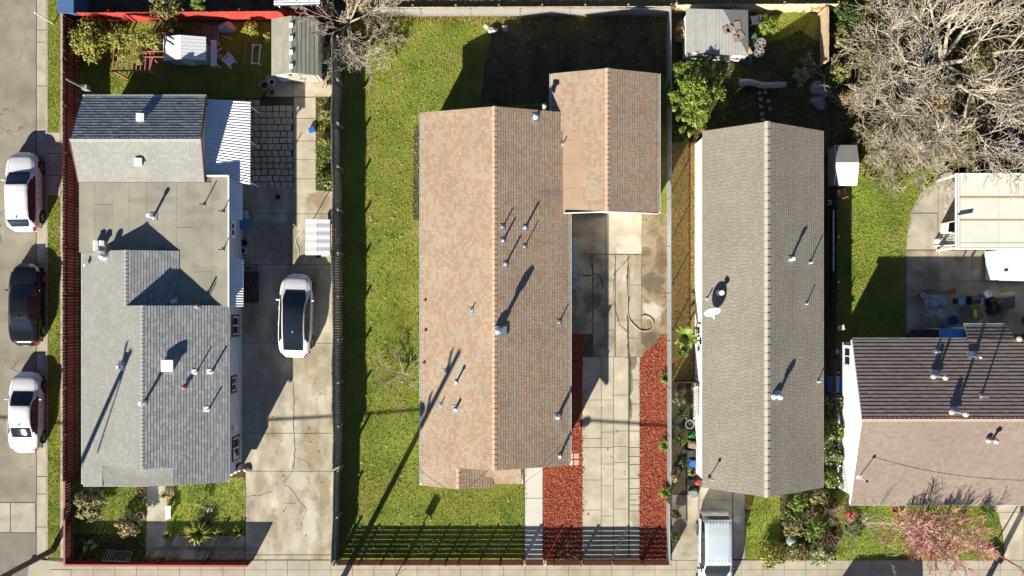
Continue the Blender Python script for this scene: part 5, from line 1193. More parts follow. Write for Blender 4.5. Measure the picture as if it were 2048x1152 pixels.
for px, py, r, h, m, lb in ((1700, 25, 34, 2.0, g_dark, 'dark green thicket bush at the top by the tan fence'), (1690, 70, 26, 1.6, g_olive, 'olive thicket bush beside the tan fence end'), (1684, 140, 28, 1.5, g_olive, 'olive bramble bush below the tan fence end'),
                            (1668, 165, 20, 1.2, g_mid, 'green bush at the left edge of bramble'), (1685, 195, 22, 1.3, g_brown, 'russet bush at the lower left of bramble'), (1745, 110, 40, 2.6, g_olive, 'wide olive bush under the bare tree'), (1800, 240, 44, 2.1, g_olive, 'low olive bush under the bare tree, lower'), (1880, 200, 44, 2.9, g_brown, 'brown undergrowth bush beneath the great bare crown'), (1960, 120, 40, 3.2, g_olive, 'olive undergrowth bush at the right under the bare crown'), (1740, 270, 36, 1.5, g_olive, 'low bush above the white box roof')):
    shrub('thicket_bush', lb, 'bush', px, py, r, h, m, 700, .10, 10)
bare_tree('great pale bare tree spreading over the upper right corner', base_of(1935, 100, 4.5), 1.6, 9, 4.2, .19, twig_pale, 3, .75, .005, (2.1, 2.1, 2.0), (.05, .8), 21, minr=.013)
bare_tree('pale bare tree reaching left beside the ivy thicket', base_of(1815, 140, 3.2), 1.3, 7, 2.3, .12, twig_pale, 3, .75, 0, (1.8, 1.9, 1.8), (.05, .7), 22, minr=.014)
bare_tree('pale bare tree drooping over the upper right patio', base_of(1960, 225, 3.2), 1.3, 8, 2.7, .12, twig_pale, 3, .75, -.01, (1.9, 2.0, 1.9), (.05, .7), 23, minr=.014)
bare_tree('low pale bare tree sprawling above the rear lawn', base_of(1835, 280, 2.2), .8, 7, 2.2, .09, twig_pale, 3, .75, -.01, (1.8, 1.8, 1.8), (.0, .6), 24, minr=.013)
# plants between fence and white wall
def banana(label, px, py):
    b = base_of(px, py, .9); t = thing('banana_plant', label, 'plant', b); MB().cyl(b, b + Vector((0, 0, .8)), .06, .05, 8).build('stem', g_mid, t)
    for i in range(9):
        a = i * .72 + R(-.2, .2); d = Vector((math.cos(a), math.sin(a), 0)); pr = Vector((-d.y, d.x, 0)); L = R(.55, .9); m = MB(); vs = []
        for k in range(6):
            f = k / 5; c = b + Vector((0, 0, .8)) + d * (L * f) + Vector((0, 0, .45 * math.sin(f * 2.4))); w = .15 * math.sin(math.pi * min(.97, f * .9 + .08))
            vs += [c - pr * w, c + Vector((0, 0, -.03)), c + pr * w]
        m.add(vs, [q for k in range(5) for q in ((3 * k, 3 * k + 1, 3 * k + 4, 3 * k + 3), (3 * k + 1, 3 * k + 2, 3 * k + 5, 3 * k + 4))]); m.build('leaf', g_mid if i % 3 else g_yel, t)
banana('broad leaved banana plant by the white wall', 1370, 672)
for px, py, r, h, m, lb in ((1368, 705, 12, .8, g_mid, 'small plant under the banana leaves'), (1358, 800, 14, .8, g_pale, 'pale blossoming shrub across the chain link top rail'), (1366, 830, 13, .8, g_dark, 'dark green shrub below the pale blossoming one'), (1362, 880, 15, .8, g_mid, 'green shrub beside the green bin'),
                            (1366, 925, 12, .7, g_dark, 'dark shrub below the green bin'), (1349, 955, 13, .7, g_brown, 'brown tinged shrub in the gap between chain link runs'), (1352, 1030, 12, .7, g_olive, 'olive shrub beside the alley concrete'), (1350, 1075, 11, .6, g_mid, 'last low shrub at the alley foot')):
    shrub('alley_shrub', lb, 'shrub', px, py, r, h, m, 420, .085, 7)
for px, py, lb in ((1331, 755, 'upper grass tuft growing through the chain link'), (1330, 890, 'large bright grass tuft at the mulch edge'), (1331, 985, 'grass tuft in the fence gap by the mulch')): spiky('grass_tuft', lb, 'grass', px, py, 17, 50, g_bright, .45, .025)
# hedge with white flowers
for k, (px, py, r, h, lb) in enumerate(((1676, 812, 25, 1.3, 'uppermost white flowered hedge shrub beside the chocolate roof'), (1672, 862, 30, 1.5, 'large white flowered hedge shrub, second from top'), (1674, 912, 28, 1.4, 'white flowered hedge shrub, third from top'), (1668, 958, 24, 1.3, 'lowest white flowered hedge shrub by the roof corner'))):
    shrub('hedge_shrub', lb, 'shrub', px, py, r, h, g_mid if k % 2 else leafmat('hedge_leaves', [(.06, .09, .03), (.10, .13, .04), (.14, .17, .07)]), 1000, .085, 10, 'white flowered hedge', flowers=(wf, 50, .09))
# crowded garden bed
for px, py, r, h, m, lb in ((1598, 1005, 26, 1.2, g_mid, 'green shrub below the tan house corner'), (1640, 995, 22, 1.3, g_olive, 'olive shrub near the hedge end'), (1590, 1052, 28, 1.2, g_olive, 'olive bush in the middle of the bed'), (1632, 1055, 30, 1.5, g_mid, 'leafy bush with yellow tips in the bed'),
                            (1545, 1112, 34, 1.0, g_yel, 'yellow golden bush by the front pavement'), (1598, 1105, 26, 1.0, g_olive, 'olive bush beside the golden one'), (1648, 1112, 28, 1.1, g_pale, 'pale green bush at the pavement corner'), (1575, 1025, 16, .9, g_dark, 'dark bush behind the small lawn'), (1662, 1040, 16, 1.2, g_dark, 'dark shrub at the right edge of the bed')):
    shrub('garden_bush', lb, 'bush', px, py, r, h, m, 800, .09, 9, flowers=(red_pl, 6, .08) if 'yellow tips' in lb else None)
bare_tree('thin purple twigged shrub at the yard left edge', base_of(1678, 1045, 1.2), .5, 6, 1.1, .03, mat('purple_twigs', [(.20, .12, .11), (.28, .17, .15)], scale=3, fine=.2), 3, .6, .03, (1.3, 1.3, 1.2), (.3, 1.1), 31, name='twiggy_shrub', cat='shrub')
# pink budding trees
for k, (px, py, L, s_, lb) in enumerate(((1790, 1024, 1.9, 41, 'left pink budded bare tree in the right front yard'), (1836, 1026, 2.0, 42, 'middle pink budded bare tree below white gutter'), (1884, 1030, 1.7, 43, 'right pink budded bare tree below white gutter'))):
    bare_tree(lb, W(px, py + 22), .8, 7, L, .05, twig_pale, 3, .55, .10, (1.5, 1.6, 1.7), (.5, 1.3), s_, twig_pink, minr=.012)
bare_tree('slim pale bare sapling at the chocolate house corner', W(1722, 1040), .6, 5, 1.9, .04, twig_pale, 3, .55, .09, (1.0, 1.0, 1.0), (.4, 1.1), 44, minr=.008)
shrub('fallen_blossom_bush', 'low pink blossoming bush beneath the bare trees', 'bush', 1850, 1072, 50, .6, twig_pink, 1500, .05, 14, asp=3)
shrub('red_leaf_bush', 'coral leaved low bush near the left of yard', 'bush', 1702, 1030, 17, .5, leafmat('coral_leaves', [(.50, .14, .10), (.58, .20, .15), (.35, .10, .07)]), 260, .07, 6)
shrub('yard_shrub', 'green mound in the right front yard, left part', 'bush', 1708, 1060, 22, .5, g_mid, 500, .08, 8); shrub('yard_shrub', 'green mound by the right drive', 'bush', 1975, 1025, 18, .5, g_mid, 400, .08, 7)
random.seed(99)
# ------------------------------------------------------------------ yard structures and loose things
soil_m = plain('potting_soil', (.035, .028, .02), .95)
def pot(name, label, px, py, r, h, m, fill=None, cat='pot', plant=None):
    b = W(px, py); t = thing(name, label, cat, b)
    MB().lathe(b + Vector((0, 0, .02)), [(r * .72, 0), (r, h), (r * 1.06, h), (r * 1.06, h + .03), (r * .9, h + .03), (r * .85, h * .8)], 14).build('shell', m, t)
    MB().lathe(b + Vector((0, 0, .02)), [(r * .86, h * .78), (r * .86, h * .86)], 14).build('soil' if fill is None else 'contents', fill or soil_m, t)
    if plant: np_build('foliage', leaves([(b + Vector((0, 0, h + .1)), (r * 1.1, r * 1.1, .15), 60)], .07), 4, [(0, 1, 2, 3)], plant, t)
    return t
def ring(name, label, px, py, r, m, cat='planter', plant=None):
    b = W(px, py); t = thing(name, label, cat, b); vs = []; fs = []
    for i in range(20):
        a = 2 * math.pi * i / 20
        for j in range(8): c = 2 * math.pi * j / 8; q = r + r * .28 * math.cos(c); vs.append((b.x + q * math.cos(a), b.y + q * math.sin(a), .12 + r * .28 * math.sin(c)))
    for i in range(20):
        for j in range(8): fs.append((i * 8 + j, ((i + 1) % 20) * 8 + j, ((i + 1) % 20) * 8 + (j + 1) % 8, i * 8 + (j + 1) % 8))
    MB().add(vs, fs).build('rim', m, t, smooth=True); MB().lathe(b, [(r * .9, .02), (r * .85, .10)], 14).build('soil', soil_m, t)
    if plant: np_build('foliage', leaves([(b + Vector((0, 0, .2)), (r * .9, r * .9, .15), 50)], .07), 4, [(0, 1, 2, 3)], plant, t)
def table(name, label, cat, pxs, h, m, lm=None, th=.04, legs=True):
    P = [W(x, y, h) for x, y in pxs]; c = sum(P, Vector()) / len(P); t = thing(name, label, cat, (c.x, c.y, 0)); MB().slab3(P, th).build('top', m, t)
    if legs:
        for p in P: q = p.lerp(c, .12); MB().beam((q.x, q.y, .02), (q.x, q.y, h - th), .05, .05).build('leg', lm or m, t)
    return t
def chair(label, px, py, rz, m):
    b = W(px, py); t = thing('garden_chair', label, 'chair', b); Rm = Matrix.Rotation(rz, 3, 'Z')
    def q(x, y, z): return b + Rm @ Vector((x, y, z))
    MB().box(q(0, 0, .40), (.46, .46, .04), rz).build('seat', m, t)
    bk = MB(); bk.beam(q(-.2, -.24, .42), q(-.2, -.34, .88), .06, .04); bk.beam(q(.2, -.24, .42), q(.2, -.34, .88), .06, .04)
    bk.beam(q(-.23, -.34, .87), q(.23, -.34, .87), .05, .06)
    o = bk.build('backrest', m, t)
    for k in range(4): x = -.12 + k * .08; MB().beam(q(x, -.25, .44), q(x, -.335, .85), .045, .02).build('slat', m, o)
    for s in (-1, 1):
        MB().beam(q(s * .25, -.28, .62), q(s * .25, .2, .62), .06, .035).build('armrest', m, t)
        for y in (-.22, .2): MB().beam(q(s * .25, y, .02), q(s * .24, y, .6), .05, .045).build('leg', m, t)
    return t
def lump(name, label, cat, px, py, r, h, m, seed=0, nr=14):
    b = W(px, py); t = MB(); rs = random.Random(seed); vs = []; fs = []; ph = [rs.uniform(0, 6.28) for _ in range(6)]; k = 5
    for j in range(k):
        f = j / (k - 1)
        for i in range(nr):
            a = 2 * math.pi * i / nr; w = 1 + .18 * math.sin(2 * a + ph[0]) + .12 * math.sin(3 * a + ph[1] + f) + .08 * math.sin(5 * a + ph[2] + 2 * f)
            q = r * w * math.cos(f * 1.35) ; vs.append((q * math.cos(a), q * math.sin(a) * .85, h * math.sin(f * 1.45) * (1 + .15 * math.sin(3 * a + ph[3]))))
    for j in range(k - 1):
        for i in range(nr): fs.append((j * nr + i, j * nr + (i + 1) % nr, (j + 1) * nr + (i + 1) % nr, (j + 1) * nr + i))
    fs.append(tuple(range((k - 1) * nr, k * nr)))
    t.add([Vector(v) + b for v in vs], fs); o = t.build(name, m); return tag(o, label, cat)
# ---- garden shed
shed = thing('garden_shed', 'grey ridged garden shed with white front and double doors', 'shed', W(590, 105)); green_sh = mat('sage_shingles', [(.25, .245, .20), (.29, .285, .235), (.27, .26, .21)], island=True, fine=.1, rough=.9)
sxw, sxe, sxr = W(543, 0, 1.95).x, W(636, 0, 1.95).x, W(582, 0, 2.55).x; sy0, sy1 = W(0, 151, 1.95).y, W(0, 38, 1.95).y
a_ = slope(shed, [(sxw, sy0, 1.95), (sxw, sy1, 1.95), (sxr, sy1, 2.55), (sxr, sy0, 2.55)], green_sh, deck_grey, cs=.24, tw=(.5, .9), th=.008, thick=.05)
slope(shed, [(sxe, sy1, 1.95), (sxe, sy0, 1.95), (sxr, sy0, 2.55), (sxr, sy1, 2.55)], green_sh, deck_grey, cs=.235, tw=(.9, 1.5), th=.03, thick=.05)
for py in (50, 76, 104, 132): p = W(582, py, 2.58); MB().box(p, (.20, .24, .05)).build('ridge_plate', white_paint, a_)
b = MB(); body_ns(b, sxw + .1, sxe - .1, sxr, sy0 + .12, sy1 - .1, 1.85, 2.45); b.build('wall', white_wall, shed)
sage = plain('sage_door', (.30, .29, .23), .7)
for k, x in enumerate((-.42, .42)):
    d_ = MB().box((sxr + .30 + x, sy0 + .09, .95), (.80, .05, 1.75)).build('door', sage, shed); MB().box((sxr + .30 + x - (.3 if x > 0 else -.3), sy0 + .05, .95), (.05, .05, .16)).build('handle', dark_metal, d_)
MB().box((sxr - .12, sy0 - .02, 2.18), (.16, .06, .16)).build('lamp', black_m, shed)
# ---- white playhouse
ph = thing('playhouse', 'small white ribbed playhouse in the left back yard', 'playhouse', W(370, 110)); pw0, pw1, pwr = W(327, 0, 1.45).x, W(412, 0, 1.45).x, W(361, 0, 1.85).x; py0, py1 = W(0, 121, 1.5).y, W(0, 73, 1.5).y
for e in ([(pw0, py0, 1.45), (pw0, py1, 1.45)], [(pw1, py1, 1.45), (pw1, py0, 1.45)]):
    s_ = slope(ph, e + [(pwr, e[1][1], 1.85), (pwr, e[0][1], 1.85)], white_pl, grey_pl, cs=5, tw=(.185, .19), th=.02, thick=.04, gap=.02, shingle='roof_ribs')
b = MB(); body_ns(b, pw0 + .12, pw1 - .25, pwr, py0 + .12, py1 - .12, 1.4, 1.75); b.build('wall', plain('white_panel_shade_grey', (.42, .44, .46), .6), ph)  # white walls coloured grey for the shade on them
MB().box(((pw0 + pw1) / 2, py0 + .10, .6), (.6, .05, 1.1)).build('door', white_pl, ph)
table('white_bench', 'long narrow white table beside the playhouse', 'table', [(421, 80), (433, 80), (433, 132), (421, 132)], .75, white_pl)
chair('white plastic garden chair beside the long white table', 462, 126, 2.4, white_pl)
MB_ = thing('slide', 'grey plank ramp between the white table and chair', 'plank', W(440, 118)); MB().beam(W(433, 108, .55), W(458, 126, .3), .25, .03).build('board', tan_wood, MB_); MB().beam(W(433, 103, .6), W(444, 96, .05), .04, .04).build('leg', white_pl, MB_)
# ---- red pergola and vine
pg = thing('pergola', 'thin red timber pergola overgrown with yellow vine', 'pergola', W(270, 110)); pz = 2.0; pr_ = plain('faded_red_timber', (.42, .14, .12), .8)
for a, b in (((218, 66), (330, 66)), ((224, 141), (300, 141))): MB().beam(W(*a, pz), W(*b, pz), .06, .09).build('beam', pr_, pg)
for i, x in enumerate((224, 233, 243, 254, 264, 272, 280, 289, 298)): MB().beam(W(x + 8, 62, pz + .08), W(x, 146, pz + .08), .04, .06).build('rafter', pr_, pg)
MB().beam(W(318, 62, pz + .05), W(298, 146, pz + .05), .05, .07).build('rafter', pr_, pg); MB().beam(W(296, 104, pz + .12), W(318, 130, pz - .2), .04, .05).build('strut', pr_, pg)
for x0, y0_ in ((300, 103), (300, 114)): MB().beam(W(x0 - 30, y0_, pz + .14), W(x0 + 28, y0_, pz + .14), .04, .05).build('lath', pr_, pg)
for x, y in ((222, 66), (326, 66), (226, 141), (298, 141)): q = W(x, y, pz); MB().beam((q.x, q.y, 0), q, .08, .08).build('post', pr_, pg)
vn = thing('grape_vine', 'yellow leaved vine sprawling over the red pergola', 'vine', W(285, 75))
cl = [((W(x, y, pz + .15).x, W(x, y, pz + .15).y, pz + R(.1, .25)), (.32, .28, .16), 60) for x, y in ((225, 70), (232, 82), (240, 66), (250, 70), (258, 80), (266, 70), (275, 72), (284, 66), (292, 76), (300, 68), (308, 72), (316, 82), (312, 92), (300, 86), (284, 84), (240, 92), (280, 104), (278, 120), (245, 112))]
np_build('foliage', leaves([(c_, r_, 110) for c_, r_, _ in cl], .09, .9, 1.4), 4, [(0, 1, 2, 3)], g_yel, vn); q = W(326, 64); MB().cyl(q, W(315, 70, pz + .1), .05, .03, 6).build('stem', bark, vn)
# ---- odds and ends in the left back yard
lump('tarp_pile', 'pile of cream bags under a tarp by the red fence', 'pile', 455, 56, .45, .5, plain('cream_tarp', (.42, .45, .44), .7), 3)
pl = thing('pallet', 'grey timber pallet lying by the red fence', 'pallet', W(420, 64))
for i in range(6): MB().beam(W(405 + i * 6, 50, .14), W(407 + i * 6, 84, .14), .11, .02).build('slat', grey_wood, pl)
for y in (54, 80): MB().beam(W(403, y, .06), W(440, y, .06), .08, .09).build('bearer', grey_wood, pl)
rk = thing('drying_rack', 'thin white metal drying rack frame on shaded grass', 'rack', W(512, 108))
for a, b in (((506, 89, .5), (503, 127, .5)), ((521, 90, .5), (517, 128, .5)), ((504, 89, .5), (523, 90, .5)), ((501, 126, .5), (519, 128, .5))): MB().cyl(W(*a), W(*b), .025).build('rail', white_pl, rk)
for a in ((506, 90), (520, 91), (503, 126), (517, 127)): q = W(*a, .5); MB().cyl(q, (q.x, q.y, 0), .02).build('leg', white_pl, rk)
tag(MB().cyl(W(493, 72, .03), W(488, 122, .1), .022).beam(W(483, 121, .1), W(493, 124, .1), .05, .04).build('garden_rake', tan_wood), 'wooden handled rake lying left of the drying rack', 'rake')
tag(MB().beam(W(444, 71, .08), W(465, 79, .08), .12, .05).build('timber_offcut', tan_wood), 'short timber offcut lying under the tarp pile', 'timber')
for px, py, r, m, lb, pn in ((531, 173, .24, plain('pale_clay', (.42, .33, .27), .8), 'large pale clay pot by the shed apron', None), (546, 167, .17, white_pl, 'white pot nearest the shed door', None), (539, 186, .15, black_m, 'black pot with yellow plant by the apron edge', g_yel), (547, 187, .15, grey_pl, 'grey pot at the apron corner', None)): pot('plant_pot', lb, px, py, r, .3, m, plant=pn)
wb = thing('wheelbarrow', 'dark wheelbarrow parked beside the shed east wall', 'wheelbarrow', W(650, 140)); q = W(650, 138)
MB().lathe(q + Vector((0, 0, .25)), [(.22, 0), (.38, .3), (.40, .3), (.24, .02)], 10).build('tray', plain('dark_green_tray', (.03, .10, .07), .5), wb); MB().cyl(W(646, 158) + Vector((-.05, 0, .18)), W(646, 158) + Vector((.05, 0, .18)), .18).build('wheel', rubber, wb)
for s in (-1, 1): MB().cyl(q + Vector((s * .2, -.5, .2)), q + Vector((s * .28, .8, .5)), .025).build('handle', tan_wood, wb)
ld = thing('red_ladder', 'short red ladder lying against the shed side', 'ladder', W(645, 97))
for dy in (0, 9): MB().beam(W(630, 94 + dy, .5), W(660, 98 + dy, .5), .05, .06).build('rail', red_rail, ld)
for x in (636, 644, 652): MB().beam(W(x, 95, .5), W(x, 106, .5), .04, .04).build('rung', red_rail, ld)
ht = thing('hand_truck', 'pink framed hand truck with black wheels by shed corner', 'hand truck', W(652, 165))
for dx in (0, 7): MB().cyl(W(645 + dx, 158, .9), W(643 + dx, 178, .05), .02).build('rail', plain('pink_frame', (.5, .2, .18), .5), ht)
for x in (656, 662): MB().cyl(W(x, 167) + Vector((-.03, 0, .15)), W(x, 167) + Vector((.03, 0, .15)), .15).build('wheel', rubber, ht)
tag(MB().box(W(625, 261) + Vector((0, 0, .12)), (.3, .28, .22), .3).box(W(625, 261) + Vector((0, 0, .25)), (.33, .31, .03), .3).build('storage_box', blue_pl), 'small blue box on the edge of garden path', 'box')
pot('plant_pot', 'lone dark pot on the shaded driveway top', 558, 395, .16, .28, terracotta); pot('bucket', 'blue tub below the narrow corrugated awning', 483, 448, .26, .4, blue_pl, cat='tub'); tag(MB().box(W(494, 450) + Vector((0, 0, .3)), (.42, .5, .6), .1).box(W(494, 450) + Vector((0, 0, .62)), (.46, .54, .05), .1).build('recycling_bin', plain('bin_blue', (.06, .18, .42), .5)), 'blue lidded bin beside the blue tub', 'bin')
lump('laundry_bag', 'pale grey bag above the blue tub', 'bag', 490, 431, .3, .35, plain('grey_cloth', (.4, .43, .45), .9), 5)
pot('plant_pot', 'black pot against the grey house east wall', 491, 486, .18, .3, black_m); pot('plant_pot', 'white rimmed dark pot against the grey house wall', 489, 502, .17, .3, white_pl)
tb = thing('wooden_bench', 'long dark wooden deck bench under the lower awning', 'bench', W(503, 575))
for k in range(6): MB().beam(W(489 + k * 5.2, 543, .42), W(489 + k * 5.2, 606, .42), .13, .03).build('slat', dark_wood, tb)
for y in (548, 600): MB().beam(W(488, y, .2), W(517, y, .2), .08, .36).build('support', dark_wood, tb)
for k, (px, py, lb) in enumerate(((497, 533, 'left shoe pair beside the deck bench'), (513, 534, 'right shoe pair beside the deck bench'))):
    t = thing('shoes', lb, 'shoes', W(px, py))
    for dx in (-1.8, 1.8): MB().ball(W(px + dx, py) + Vector((0, 0, .07)), (.05, .13, .06), 8, 6).build('shoe', grey_pl, t)
# ---- striped garden swing
sw_ = thing('garden_swing', 'garden swing under a grey and white striped canopy', 'garden swing', W(640, 475)); zc = 1.85; sc1 = plain('white_canvas', (.74, .75, .77), .8); sc2 = plain('grey_canvas', (.44, .46, .49), .8)
cv = MB().beam(W(634, 439, zc + .03), W(634, 510, zc + .03), .03, .03).build('canopy', dark_metal, sw_)
for k in range(9):
    ya, yb = 439 + k * 7.9, 439 + (k + 1) * 7.9; m_ = sc1 if k % 2 == 0 else sc2
    for x0, x1, z0, z1 in ((611, 633.6, zc - .05, zc + .07), (634.2, 660, zc + .07, zc - .08)): MB().slab3([W(x0, ya, z0), W(x1, ya, z1), W(x1, yb, z1), W(x0, yb, z0)], .012).build('stripe', m_, cv)
for y in (442, 506):
    for x in (614, 657): q = W(x, y, zc - .12); MB().cyl(q, (q.x + (.15 if x > 630 else -.15), q.y, 0), .025).build('leg', dark_metal, sw_)
MB().slab3([W(640, 448, .5), W(664, 448, .5), W(664, 500, .5), W(640, 500, .5)], .12).build('seat', black_m, sw_); MB().slab3([W(662, 448, .55), W(672, 448, 1.0), W(672, 500, 1.0), W(662, 500, .55)], .08).build('backrest', tan_wood, sw_)
pot('plant_pot', 'dark pot at the swing canopy lower edge', 638, 512, .14, .3, black_m); pot('plant_pot', 'yellow pot beside the garden swing and fence', 667, 510, .14, .3, plain('yellow_pot', (.5, .38, .05), .6)); tag(MB().cyl(W(643, 510, .1), W(657, 509, .12), .09, .09, 10).ball(W(657, 509, .14), .12).build('gas_bottle', grey_pl), 'grey cylinder lying below the striped canopy', 'gas bottle')
# ---- left front yard
bn = thing('white_bench', 'small white bench at the front path edge', 'bench', W(335, 1024)); MB().slab3([W(331, 1012, .45), W(341, 1012, .45), W(341, 1038, .45), W(331, 1038, .45)], .05).build('seat', white_pl, bn)
for y in (1014, 1036): MB().beam(W(332, y, .2), W(340, y, .2), .05, .4).build('leg', white_pl, bn)
for px, py, lb, m in ((341, 985, 'brick ring planter right of the path', terracotta), (283, 984, 'brick ring planter left of the path', terracotta), (281, 1033, 'stone ring planter beside the russet shrub', plain('pink_stone', (.42, .3, .25), .9)), (412, 1045, 'dark tyre planter on the front lawn', rubber)): ring('ring_planter', lb, px, py, .24, m, plant=g_pale if px < 400 else None)
spiky('potted_flower', 'small flowering plant beside the right ring planter', 'plant', 328, 990, 10, 16, g_pale, .4, .04); shrub('lawn_shrub', 'small straggly plant standing on the front lawn', 'shrub', 400, 1008, 11, .8, g_yel, 180, .08, 6); lump('rock_pile', 'pale stones beside the straggly lawn plant', 'stones', 418, 1020, .22, .12, concrete_pale, 8)
gr = thing('grid_panel', 'grey metal grid panel leaning inside the maroon fence', 'grid panel', W(235, 1110))
for a, b in (((214, 1100, .1), (265, 1104, .1)), ((204, 1121, .9), (257, 1124, .9))): MB().cyl(W(*a), W(*b), .03).build('rail', grey_pl, gr)
for k in range(10): f = k / 9; MB().cyl(W(214 + 51 * f, 1100 + 4 * f, .1), W(204 + 53 * f, 1121 + 3 * f, .9), .018).build('bar', grey_pl, gr)
ed = thing('brick_edging', 'row of red and white edging bricks at the lawn corner', 'edging', W(462, 948))
for k in range(13): f = k / 12; x, y = 440 + 48 * f, 962 - 26 * f; MB().box(W(x, y) + Vector((0, 0, .06)), (.13, .1, .14), .5 + R(-.2, .2)).build('brick', terracotta if k % 2 else white_paint, ed)
lump('meter_rocks', 'rough pale stones beside the driveway corner', 'stones', 494, 938, .25, .2, concrete_old, 9)
# ---- brown house yard
for px, py, r, h, lb in ((985, 62, .28, .3, 'large grey boulder at the edge of shadow'), (1010, 57, .22, .25, 'smaller grey boulder beside the large one'), (704, 100, .16, .2, 'pale block by the fence under bare brush'), (693, 101, .14, .2, 'grey block against fence under bare brush')): lump('boulder', lb, 'rock', px, py, r, h, plain('boulder_grey', (.36, .35, .33), .9), int(px))
tag(MB().box(W(972, 54) + Vector((0, 0, .04)), (.28, .2, .06), -.6).build('paving_offcut', concrete_pale), 'pale broken slab next to boulders', 'slab'); tag(MB().box(W(748, 60) + Vector((0, 0, .2)), (.45, .55, .4), .5).box(W(748, 60) + Vector((0, 0, .42)), (.5, .6, .04), .5).build('wooden_crate', tan_wood), 'brown crate under the bare lawn corner tree', 'crate')
bare_tree('dry fallen twigs lying by the slat fence', W(1137, 1108) + Vector((0, 0, .02)), .12, 7, .55, .02, twig_pale, 2, .7, -.05, (1.0, 1.0), (.1, .7), 51, name='dry_plant', cat='plant'); random.seed(5)
# ---- grey shed by the tan house
s3 = thing('grey_shed', 'low grey sheet roofed shed with brown patches at the top', 'shed', W(1432, 65)); z3 = 2.0; sheet_m = mat('grey_roof_sheet_and_shade', [(.36, .35, .33), (.42, .41, .385)], scale=2, fine=.1, big=.12, rough=.85)
rt_ = MB().slab3([W(1372, 17, z3 - .02), W(1496, 20, z3 + .03), W(1497, 112, z3 + .03), W(1374, 104, z3 - .02)], .08).build('roof', deck_grey, s3)
xs_ = [1372, 1392, 1412, 1432.5] + [1432.5 + 6.4 * k for k in range(1, 11)]
for a, b in zip(xs_, xs_[1:]): f0 = (a - 1372) / 124; f1 = (b - 1372) / 124; MB().slab3([W(a + .25, 17 + 3 * f0, z3 + .01), W(b - .25, 17 + 3 * f1, z3 + .01), W(b - .25, 104 + 8 * f1, z3 + .01 + .02), W(a + .25, 104 + 8 * f0, z3 + .03)], .02).build('roof_sheet', sheet_m, rt_)
for cx, cy, a in ((1452, 60, .5), (1461, 58, -.5), (1475, 50, .15), (1481, 70, .6), (1473, 77, .2)): MB().box(W(cx, cy, z3 + .055), (.34, .42, .02), a).build('patch', plain('brown_patch', (.26, .21, .17), .9), rt_)
MB().prism([tuple(W(x, y, z3)[:2]) for x, y in ((1377, 21), (1493, 24), (1493, 106), (1379, 99))], 0, z3 - .11).build('wall', white_wall, s3)
chair('white plastic chair standing right of the grey shed', 1507, 44, .2, white_pl)
for px, py, lb in ((1516, 92, 'upper silver trash can beside the grey shed'), (1513, 110, 'lower silver trash can full of branches')):
    t = thing('trash_can', lb, 'trash can', W(px, py)); q = W(px, py); MB().lathe(q, [(.22, .02), (.27, .6), (.29, .6), (.29, .64), (.25, .64), (.23, .3)], 16).build('drum', galv, t)
    for k in range(5): a = k * 1.26; MB().beam(q + Vector((0, 0, .62)), q + Vector((math.cos(a) * .24, math.sin(a) * .24, .63)), .05, .02).build('stick', twig_pale, t)
lump('green_sack', 'dark green sack between chair and trash cans', 'sack', 1504, 72, .28, .45, plain('dark_green_bag', (.03, .08, .06), .5), 12)
for k, (a, b) in enumerate((((1490, 78), (1502, 118)), ((1497, 96), (1508, 114)), ((1492, 104), (1486, 124)))): tag(MB().beam(W(*a, .6), W(*b, .08), .14, .03).build('leaning_plank', tan_wood), ('long', 'short', 'lowest')[k] + ' plank leaning at the grey shed corner', 'plank', 'planks at the shed corner')
lump('bag_heap', 'dark bag below the leaning planks', 'bag', 1496, 125, .25, .3, plain('slate_bag', (.08, .10, .12), .5), 14)
lg = thing('fallen_log', 'weathered pale fallen log in the shaded back plot', 'log', W(1525, 170)); q = [W(1478, 166, .25), W(1500, 164, .28), W(1525, 171, .28), W(1550, 170, .26), W(1572, 169, .24)]; b = MB()
for i in range(4): b.cyl(q[i], q[i + 1], .20 - .01 * i, .19 - .01 * i, 10)
b.build('trunk', mat('grey_log', [(.36, .35, .34), (.50, .48, .46)], scale=5, fine=.2, bump=.5), lg); MB().cyl(W(1490, 168, .3), W(1473, 183, .1), .09, .05, 8).build('branch', twig_pale, lg); MB().cyl(W(1495, 165, .3), W(1476, 155, .2), .06, .03, 8).build('branch', twig_pale, lg)
lump('tarp_heap', 'crumpled blue grey tarp heap beside the bare bush', 'tarp', 1640, 178, .55, .5, plain('blue_grey_tarp', (.30, .33, .37), .6), 16, 18); lump('tarp_heap', 'long grey tarp fold under the pale sapling', 'tarp', 1636, 205, .45, .35, plain('grey_tarp', (.24, .26, .28), .6), 17, 18)
stp = sheet('stone_path', [(1512, 178), (1540, 178), (1540, 240), (1512, 240)], .016, soil_m)
for px, py in ((1519, 186), (1530, 184), (1521, 198), (1537, 202), (1522, 213), (1540, 218), (1524, 228), (1526, 239)): blot(stp, px, py, 5, 4.5, .04, concrete_old, 'stone', 10, .15)
